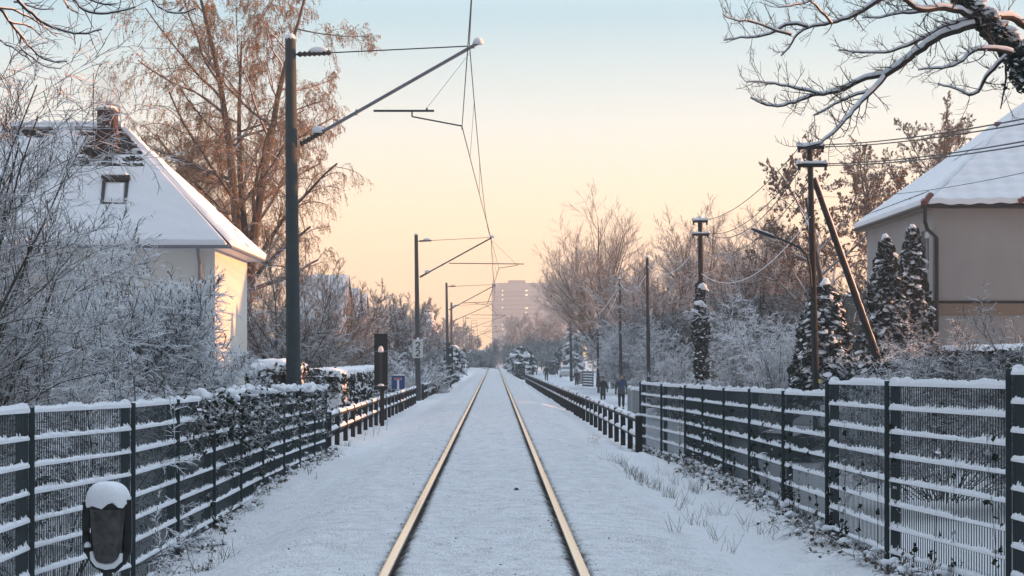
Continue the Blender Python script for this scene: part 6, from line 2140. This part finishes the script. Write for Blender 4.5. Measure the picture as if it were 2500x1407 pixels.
def person(label, x, y, z, H, face, top, legs, hat, coat_len=.0, stride=.16, arms=.12, seed=0, hood=False, stripe=None):
    """upright walker; face=+1 walks towards the camera (-Y), -1 away"""
    s = H / 1.75
    root = thing('person', label, 'person', (x, y, z), group='people walking on the snowy lane')
    fy = -face
    hip, kn, an = .92, .50, .08
    V, E, R = [], [], []

    def add(p, r, par=None):
        V.append(np.array(p) * s); R.append(tuple(np.array(r) * s) if isinstance(r, tuple) else r * s)
        if par is not None:
            E.append((par, len(V) - 1))
        return len(V) - 1
    pelvis = add((0, 0, .95), (.14, .10))
    belly = add((0, 0, 1.10), (.13, .10), pelvis)
    chest = add((0, 0, 1.30), (.16, .11), belly)
    neck0 = add((0, 0, 1.45), (.075, .07), chest)
    neck = add((0, 0, 1.52), .052, neck0)
    head0 = add((0, fy * .015, 1.60), (.075, .085), neck)
    head = add((0, fy * .01, 1.69), (.076, .09), head0)
    JL = []
    for sd, ph in ((-1, 1), (1, -1)):
        k0 = add((sd * .09, 0, hip - .04), .085, pelvis)
        k1 = add((sd * .095, fy * (stride * ph * .6 + .03), kn), .058, k0)
        k2 = add((sd * .10, fy * stride * ph, an + (.03 if ph < 0 else 0)), .04, k1)
        add((sd * .11, fy * (stride * ph + .14), .035), .04, k2)
        JL.append((k0, k1, k2))
        a0 = add((sd * .19, 0, 1.40), .062, chest if False else neck0)
        a1 = add((sd * .25, -fy * .03 - fy * arms * ph * .3, 1.13), .046, a0)
        a2 = add((sd * .27, fy * (.05 - arms * ph), .89), .032, a1)
        pm = add((sd * .275, fy * (.07 - arms * ph), .83), (.02, .035), a2)
        for q in range(4):
            f1 = add((sd * (.278 - .004 * q), fy * (.045 + .018 * q - arms * ph), .77), .010, pm)
            add((sd * (.262 - .004 * q), fy * (.050 + .018 * q - arms * ph), .735 + .006 * abs(q - 1.5)), .008, f1)
        tq = add((sd * .255, fy * (.115 - arms * ph), .81), .011, pm)
        add((sd * .25, fy * (.125 - arms * ph), .775), .009, tq)
    skin_obj('body', V, E, R, M['skin'], root, 1)
    # face: nose, eyes, ears
    fm = MB()
    hz = 1.655 * s
    fm.loft([[(cos(u_) * .012 * s, fy * .085 * s, hz + .0 + sin(u_) * .02 * s) for u_ in np.linspace(0, 2 * pi, 7)[:-1]], [(cos(u_) * .008 * s, fy * .115 * s, hz - .012 * s + sin(u_) * .010 * s) for u_ in np.linspace(0, 2 * pi, 7)[:-1]]])
    for sd in (-1, 1):
        fm.tube([(sd * .08 * s, 0, hz - .02 * s), (sd * .08 * s, 0, hz + .025 * s)], .013 * s, 6)
    OFF[root] = np.zeros(3)
    part('face', fm, M['skin'], root, smooth=True)
    em = MB()
    for sd in (-1, 1):
        em.box((sd * .03 - .011) * s, (sd * .03 + .011) * s, min(fy * .094, fy * .088) * s, max(fy * .094, fy * .088) * s, hz + .012 * s, hz + .022 * s)
    em.box(-.022 * s, .022 * s, min(fy * .094, fy * .088) * s, max(fy * .094, fy * .088) * s, hz - .046 * s, hz - .040 * s)
    part('features', em, M['black_paint'], root)
    # clothes as slightly larger skins
    cv, ce, crd = [], [], []

    def ca(p, r, par=None):
        cv.append(np.array(p) * s); crd.append(tuple(np.array(r) * s) if isinstance(r, tuple) else r * s)
        if par is not None:
            ce.append((par, len(cv) - 1))
        return len(cv) - 1
    c0 = ca((0, 0, .93), (.185, .15))
    c1 = ca((0, 0, 1.12), (.175, .15), c0)
    c2 = ca((0, 0, 1.30), (.195, .155), c1)
    c3 = ca((0, 0, 1.43), (.13, .12), c2)
    ca((0, 0, 1.51), (.085, .085), c3)
    if coat_len > 0:
        q = ca((0, 0, .93 - coat_len * .5), (.20, .16), c0)
        ca((0, 0, .93 - coat_len), (.195, .165), q)
    else:
        ca((0, 0, .84), (.185, .15), c0)
    for sd, ph in ((-1, 1), (1, -1)):
        a0 = ca((sd * .195, 0, 1.38), .085, c2)
        a1 = ca((sd * .255, -fy * .03 - fy * arms * ph * .3, 1.13), .070, a0)
        ca((sd * .275, fy * (.05 - arms * ph), .885), .052, a1)
    skin_obj('coat', cv, ce, crd, top, root, 1)
    lv_, le, lr_ = [], [], []

    def la_(p, r, par=None):
        lv_.append(np.array(p) * s); lr_.append(r * s)
        if par is not None:
            le.append((par, len(lv_) - 1))
        return len(lv_) - 1
    l0 = la_((0, 0, .95), .13)
    for sd, ph in ((-1, 1), (1, -1)):
        l1 = la_((sd * .095, 0, .84), .105, l0)
        l2 = la_((sd * .10, fy * (stride * ph * .6 + .03), .50), .078, l1)
        la_((sd * .105, fy * stride * ph, .12), .066, l2)
    skin_obj('trousers', lv_, le, lr_, legs, root, 1)
    bm2 = MB()
    for sd, ph in ((-1, 1), (1, -1)):
        yb = fy * stride * ph
        r = []
        for t_, w_, h_ in ((-.09, .035, .07), (-.05, .05, .11), (.03, .05, .10), (.12, .052, .06), (.18, .035, .035)):
            r.append([(sd * .105 * s + cos(u_) * w_ * s, yb * s + fy * t_ * s, max(0, sin(u_)) * h_ * s + (0.0)) for u_ in np.linspace(0, 2 * pi, 11)[:-1]])
        bm2.loft(r)
    part('boots', bm2, M['cloth_black'], root, smooth=True)
    gm2 = MB()
    for sd, ph in ((-1, 1), (1, -1)):
        gm2.tube([(sd * .277 * s, fy * (.06 - arms * ph) * s, .88 * s), (sd * .277 * s, fy * (.075 - arms * ph) * s, .81 * s), (sd * .268 * s, fy * (.075 - arms * ph) * s, .735 * s)], [.036 * s, .048 * s, .03 * s], 8)
    part('gloves', gm2, M['cloth_black'], root, smooth=True)
    hm_ = MB()
    r = []
    for zz, rr2 in ((1.675, .103), (1.70, .108), (1.74, .100), (1.775, .07), (1.79, .03)):
        r.append([(cos(u_) * rr2 * s, sin(u_) * rr2 * 1.1 * s + (-fy * .005 * s), zz * s) for u_ in np.linspace(0, 2 * pi, 15)[:-1]])
    hm_.loft(r)
    part('hat', hm_, hat, root, smooth=True)
    if stripe:
        sm_ = MB()
        for yy_ in (-1, 1):
            r = []
            for zz, w_ in ((1.14, .150), (1.24, .165), (1.34, .165), (1.39, .14)):
                r.append((w_, zz))
            n_ = 9
            P_ = np.array([[(w_ * u_ * s, yy_ * (.168 - .045 * u_ ** 2) * s, zz * s) for u_ in np.linspace(-1, 1, n_)] for w_, zz in r])
            P2_ = P_ - np.array([0, yy_ * .03 * s, 0])
            sm_.grid(P_ if yy_ < 0 else P_[:, ::-1])
        part('jacket_panel', sm_, stripe, root, smooth=True)
    return root


person('man in blue and grey jacket with dark trousers walking beside the gate pillars', gx(1517, 87.5), 87.5, EYE - 128.6 * PX(87.5) + .0, 1.76, 1, M['cloth_grey'], M['cloth_black'], M['cloth_grey'], 0, .10, .05, stripe=M['cloth_blue'])
person('woman in a long black coat and knitted hat left of the man in blue', gx(1472, 108), 108, EYE - 115 * PX(108), 1.66, 1, M['cloth_black'], M['cloth_black'], M['cloth_grey'], .42, .12, .06)
person('slim walker in dark red jacket and black leggings in front of the parked white car', gx(1408, 163), 163, EYE - 76.8 * PX(163), 1.70, -1, M['cloth_red'], M['cloth_black'], M['cloth_red'], .08, .06, .03)
person('farthest walker in dark olive jacket, left side of the lane', gx(1334, 183), 183, EYE - 61.5 * PX(183), 1.74, -1, M['cloth_green'], M['cloth_black'], M['cloth_black'], .06, .14, .06)


# ------------------------------------------------------------------ cars
def car(label, x, y, z, yaw, paint, kind='hatch', snow=.10):
    """length along local Y (front at -Y); built around the origin then turned"""
    root = thing('parked_car', label, 'car', (0, 0, 0), group='parked cars')
    Lh, Wd = 2.15, .88
    st = [(-2.15, .38, .62, .70), (-2.05, .26, .74, .82), (-1.5, .22, .90, .88), (-1.0, .22, .97, .89), (-.2, .22, .98, .89), (.8, .22, 1.0, .89), (1.5, .22, 1.02, .88), (1.95, .26, 1.0, .84), (2.12, .36, .92, .76)]
    def ring(yv, z0, z1, w):
        return [(-w * .92, yv, z0), (-w, yv, z0 + .12), (-w, yv, z0 + (z1 - z0) * .6), (-w * .93, yv, z1), (-w * .5, yv, z1 + .02), (w * .5, yv, z1 + .02), (w * .93, yv, z1), (w, yv, z0 + (z1 - z0) * .6), (w, yv, z0 + .12), (w * .92, yv, z0)]
    part('body', MB().loft([ring(*s_) for s_ in st]), paint, root, smooth=False)
    cab = [(-1.05, .98, .82), (-.35, 1.38, .68), (.1, 1.46, .66), (1.0, 1.46, .66), (1.65, 1.36, .66), (2.0, 1.0, .78)] if kind == 'hatch' else [(-1.5, 1.0, .84), (-1.05, 1.5, .74), (-.6, 1.82, .72), (1.2, 1.85, .74), (1.9, 1.8, .74), (2.08, 1.0, .82)]
    rg = [[(-w * 1.12 if i in (0, 5) else -w * 1.2, yv, .96), (-w, yv, zt - .06), (-w * .8, yv, zt), (w * .8, yv, zt), (w, yv, zt - .06), (w * 1.2 if i not in (0, 5) else w * 1.12, yv, .96)] for i, (yv, zt, w) in enumerate(cab)]
    part('roof', MB().loft(rg), paint, root)
    def pane(pts, nm):
        part(nm, MB().add(pts, [(0, 1, 2, 3)]), M['glass'], root)
    (y0, z0, w0), (y1, z1, w1) = cab[0], cab[1]
    e = .012
    pane([(-w1 * .95 * 1.08, y0 + .10, 1.02), (w1 * .95 * 1.08, y0 + .10, 1.02), (w1 * .86, y1 - .02, z1 - .03), (-w1 * .86, y1 - .02, z1 - .03)] if False else
         [(-w0 * .9, y0 + .06 - .04, z0 + .06), (w0 * .9, y0 + .06 - .04, z0 + .06), (w1 * .84, y1 - .06, z1 - .02), (-w1 * .84, y1 - .06, z1 - .02)], 'windscreen')
    (y4, z4, w4), (y5, z5, w5) = cab[-2], cab[-1]
    pane([(w5 * .82, y5 - .02 + .03, z5 + .12), (-w5 * .82, y5 - .02 + .03, z5 + .12), (-w4 * .82, y4 + .05 + .03, z4 - .08), (w4 * .82, y4 + .05 + .03, z4 - .08)], 'rear_window')
    for sd in (-1, 1):
        a = [(sd * .815, -.75, 1.03), (sd * .815, 1.55, 1.03), (sd * .72, 1.35, 1.33), (sd * .72, -.30, 1.33)]
        if sd > 0:
            pane(a, 'side_window')
        else:
            pane(a[::-1], 'side_window')
        part('headlight', MB().box(sd * .62 - .14, sd * .62 + .14, -2.13, -2.06, .60, .72), M['headlamp'], root)
        part('tail_light', MB().box(sd * .70 - .08, sd * .70 + .08, 2.06, 2.14, .72, .92), M['tail'], root)
        part('mirror', MB().box(sd * .95 - .09, sd * .95 + .09, -.72, -.62, 1.0, 1.12), paint, root)
        for yv in (-1.35, 1.3):
            w = part('wheel', MB().tube([(sd * .70, yv, .31), (sd * .89, yv, .31)], .31, 18), M['tyre'], root, smooth=False)
            part('rim', MB().tube([(sd * .885, yv, .31), (sd * .90, yv, .31)], .20, 14), M['rim'], w)
    part('number_plate', MB().box(-.26, .26, 2.125, 2.145, .62, .73), M['sign_white'], root)
    part('bumper', MB().box(-.78, .78, 2.08, 2.17, .34, .52), M['metal_dark'], root)
    zt = max(c_[1] for c_ in cab)
    rgx = np.linspace(-.60, .60, 14); rgy = np.linspace(cab[1][0] + .1, cab[-2][0], 24)
    X, Y = np.meshgrid(rgx, rgy, indexing='ij')
    e = np.minimum(.60 - np.abs(X), np.minimum(Y - rgy[0], rgy[-1] - Y))
    Z = np.interp(Y, [c_[0] for c_ in cab], [c_[1] for c_ in cab]) + snow * sst(-.05, .15, e) + fbm(X * 3, Y * 3) * .03 - .02
    part('snow', MB().grid(np.stack([X, Y, Z], -1)), M['snow'], root, smooth=True)
    X, Y = np.meshgrid(np.linspace(-.72, .72, 12), np.linspace(-1.95, -1.1, 10), indexing='ij')
    Z = np.interp(Y, [s_[0] for s_ in st], [s_[2] for s_ in st]) + .07 + fbm(X * 3, Y * 3) * .03 - .08 * (np.abs(X) > .70)
    part('bonnet_snow', MB().grid(np.stack([X, Y, Z], -1)), M['snow'], root, smooth=True)
    root.location = (x, y, z)
    root.rotation_euler = (0, 0, yaw)
    return root


zc = lambda x, y: float(gz(x, y)) + .03
car('white hatchback parked at the lane end, seen from behind', gx(1384, 226), 226, EYE - 50.5 * PX(226), pi, M['car_white'], snow=.12) .rotation_euler[2] = 0
car('dark car with snow on its roof parked behind the right mesh fence', 8.9, 46.0, EYE - 262 * PX(46.0), radians(-62), M['car_dark'], snow=.13)
car('snow-topped van beyond the dead end sign', gx(968, 98), 98, -1.0, radians(75), M['car_white'], kind='van', snow=.15)
car('dark blue snow-covered car left of the dead end sign', gx(918, 92), 90, -1.0, radians(80), M['car_blue'], snow=.14)

# ------------------------------------------------------------------ gate pillars, boxes, slatted fence on the lane
def pillar(label, x, y, z, w, dp, h, mat, name='gate_pillar', cat='pillar'):
    root = thing(name, label, cat, (x, y, z))
    part('shaft', MB().box(x - w / 2, x + w / 2, y - dp / 2, y + dp / 2, z - .5, z + h), mat, root)
    part('coping', MB().box(x - w / 2 - .03, x + w / 2 + .03, y - dp / 2 - .03, y + dp / 2 + .03, z + h, z + h + .05), mat, root)
    U = MB(); snow_blob(U, (x, y, z + h + .05), w * .6, dp * .6, .16, np.random.RandomState(int(abs(x * 10))), 14)
    part('snow_cap', U, M['snow'], root, smooth=True)
    return root


z = -1.1
M['cab_grey'] = simple('cab_grey', (.30, .31, .31), .7, noise=.1)
pillar('grey utility cabinet nearest the mesh fence end under snow', gx(1556, 78), 78, z, .50, .45, 1.15, M['cab_grey'], 'utility_cabinet', 'cabinet')
pillar('slim grey gate pillar left of the utility cabinet', gx(1538, 80), 80, z, .22, .3, 1.18, M['cab_grey'])
pillar('dark narrow letterbox post between pillar and cabinet', gx(1546, 82), 82, z, .16, .3, 1.1, M['bin_body'], 'post', 'post')
pillar('snow-capped pillar right of the walker in red', gx(1416, 172), 172, z, .9, .5, 1.2, M['cab_grey'])
sf_ = thing('slatted_fence', 'dark slatted garden fence with snow on each slat, right of the walker in red', 'fence', (gx(1435, 160), 160, -1.1))
sl = MB(); sn = MB()
x0_, x1_ = gx(1423, 160), gx(1448, 156)
for i in range(6):
    z_ = -1.0 + i * .24
    sl.prism((x0_, 160, z_), (x1_, 156, z_), .05, .15)
    sn.loft(ridge((x0_, 160, z_ + .07), (x1_, 156, z_ + .07), np.random.RandomState(i), h=.08, w=.1, n=8))
part('slats', sl, M['wood_fence'], sf_)
part('snow', sn, M['snow'], sf_, smooth=True)
pm = MB()
for q in (0, .5, 1):
    pm.prism((x0_ + (x1_ - x0_) * q, 160.1 - 4 * q, -1.6), (x0_ + (x1_ - x0_) * q, 160.1 - 4 * q, .45), .1, .1)
part('posts', pm, M['wood_fence'], sf_)
# garden lantern posts by the left hedge
for px_, dd_, lb in ((882, 60, 'snow-capped garden post at the end of the dark hedge'), (902, 66, 'second snow-capped garden post left of the black board')):
    pillar(lb, gx(px_, dd_), dd_, -1.1, .2, .2, .8, M['cab_grey'], 'garden_post', 'post')
# small trackside signal boxes / lamp posts far right of the rails
for px_, lb in ((1240, 'small far signal post right of the rails with a snow cap'), (1233, 'grey far equipment box right of the rails')):
    dd_ = 285
    pillar(lb, gx(px_, dd_), dd_, -.6, .5, .5, 1.6 if px_ == 1240 else 2.1, M['lattice'], 'equipment_box', 'equipment box')
# far platform pillars closing the track
for px_, w_, h_, lb in ((1199, .8, 6.3, 'tall pale pillar where the track bends away'), (1206, .7, 4.2, 'shorter dark pillar beside the tall pale one')):
    pillar(lb, gx(px_, 340), 340, -1, w_, .6, h_ * .8, M['cab_grey'] if w_ > .75 else M['lattice'], 'far_pillar', 'pillar')

# ------------------------------------------------------------------ hazy air
mh = bpy.data.materials.new('haze'); mh.use_nodes = True
t = mh.node_tree; t.nodes.clear()
o_ = t.nodes.new('ShaderNodeOutputMaterial'); pv = t.nodes.new('ShaderNodeVolumePrincipled')
pv.inputs['Color'].default_value = (.86, .90, .95, 1)
pv.inputs['Density'].default_value = .0012
pv.inputs['Anisotropy'].default_value = .2
t.links.new(pv.outputs[0], o_.inputs['Volume'])
hz_ = single('haze', MB().box(-400, 400, -60, 760, -4.5, 40), mh, 'thin winter haze in the air over the railway', kind='stuff')
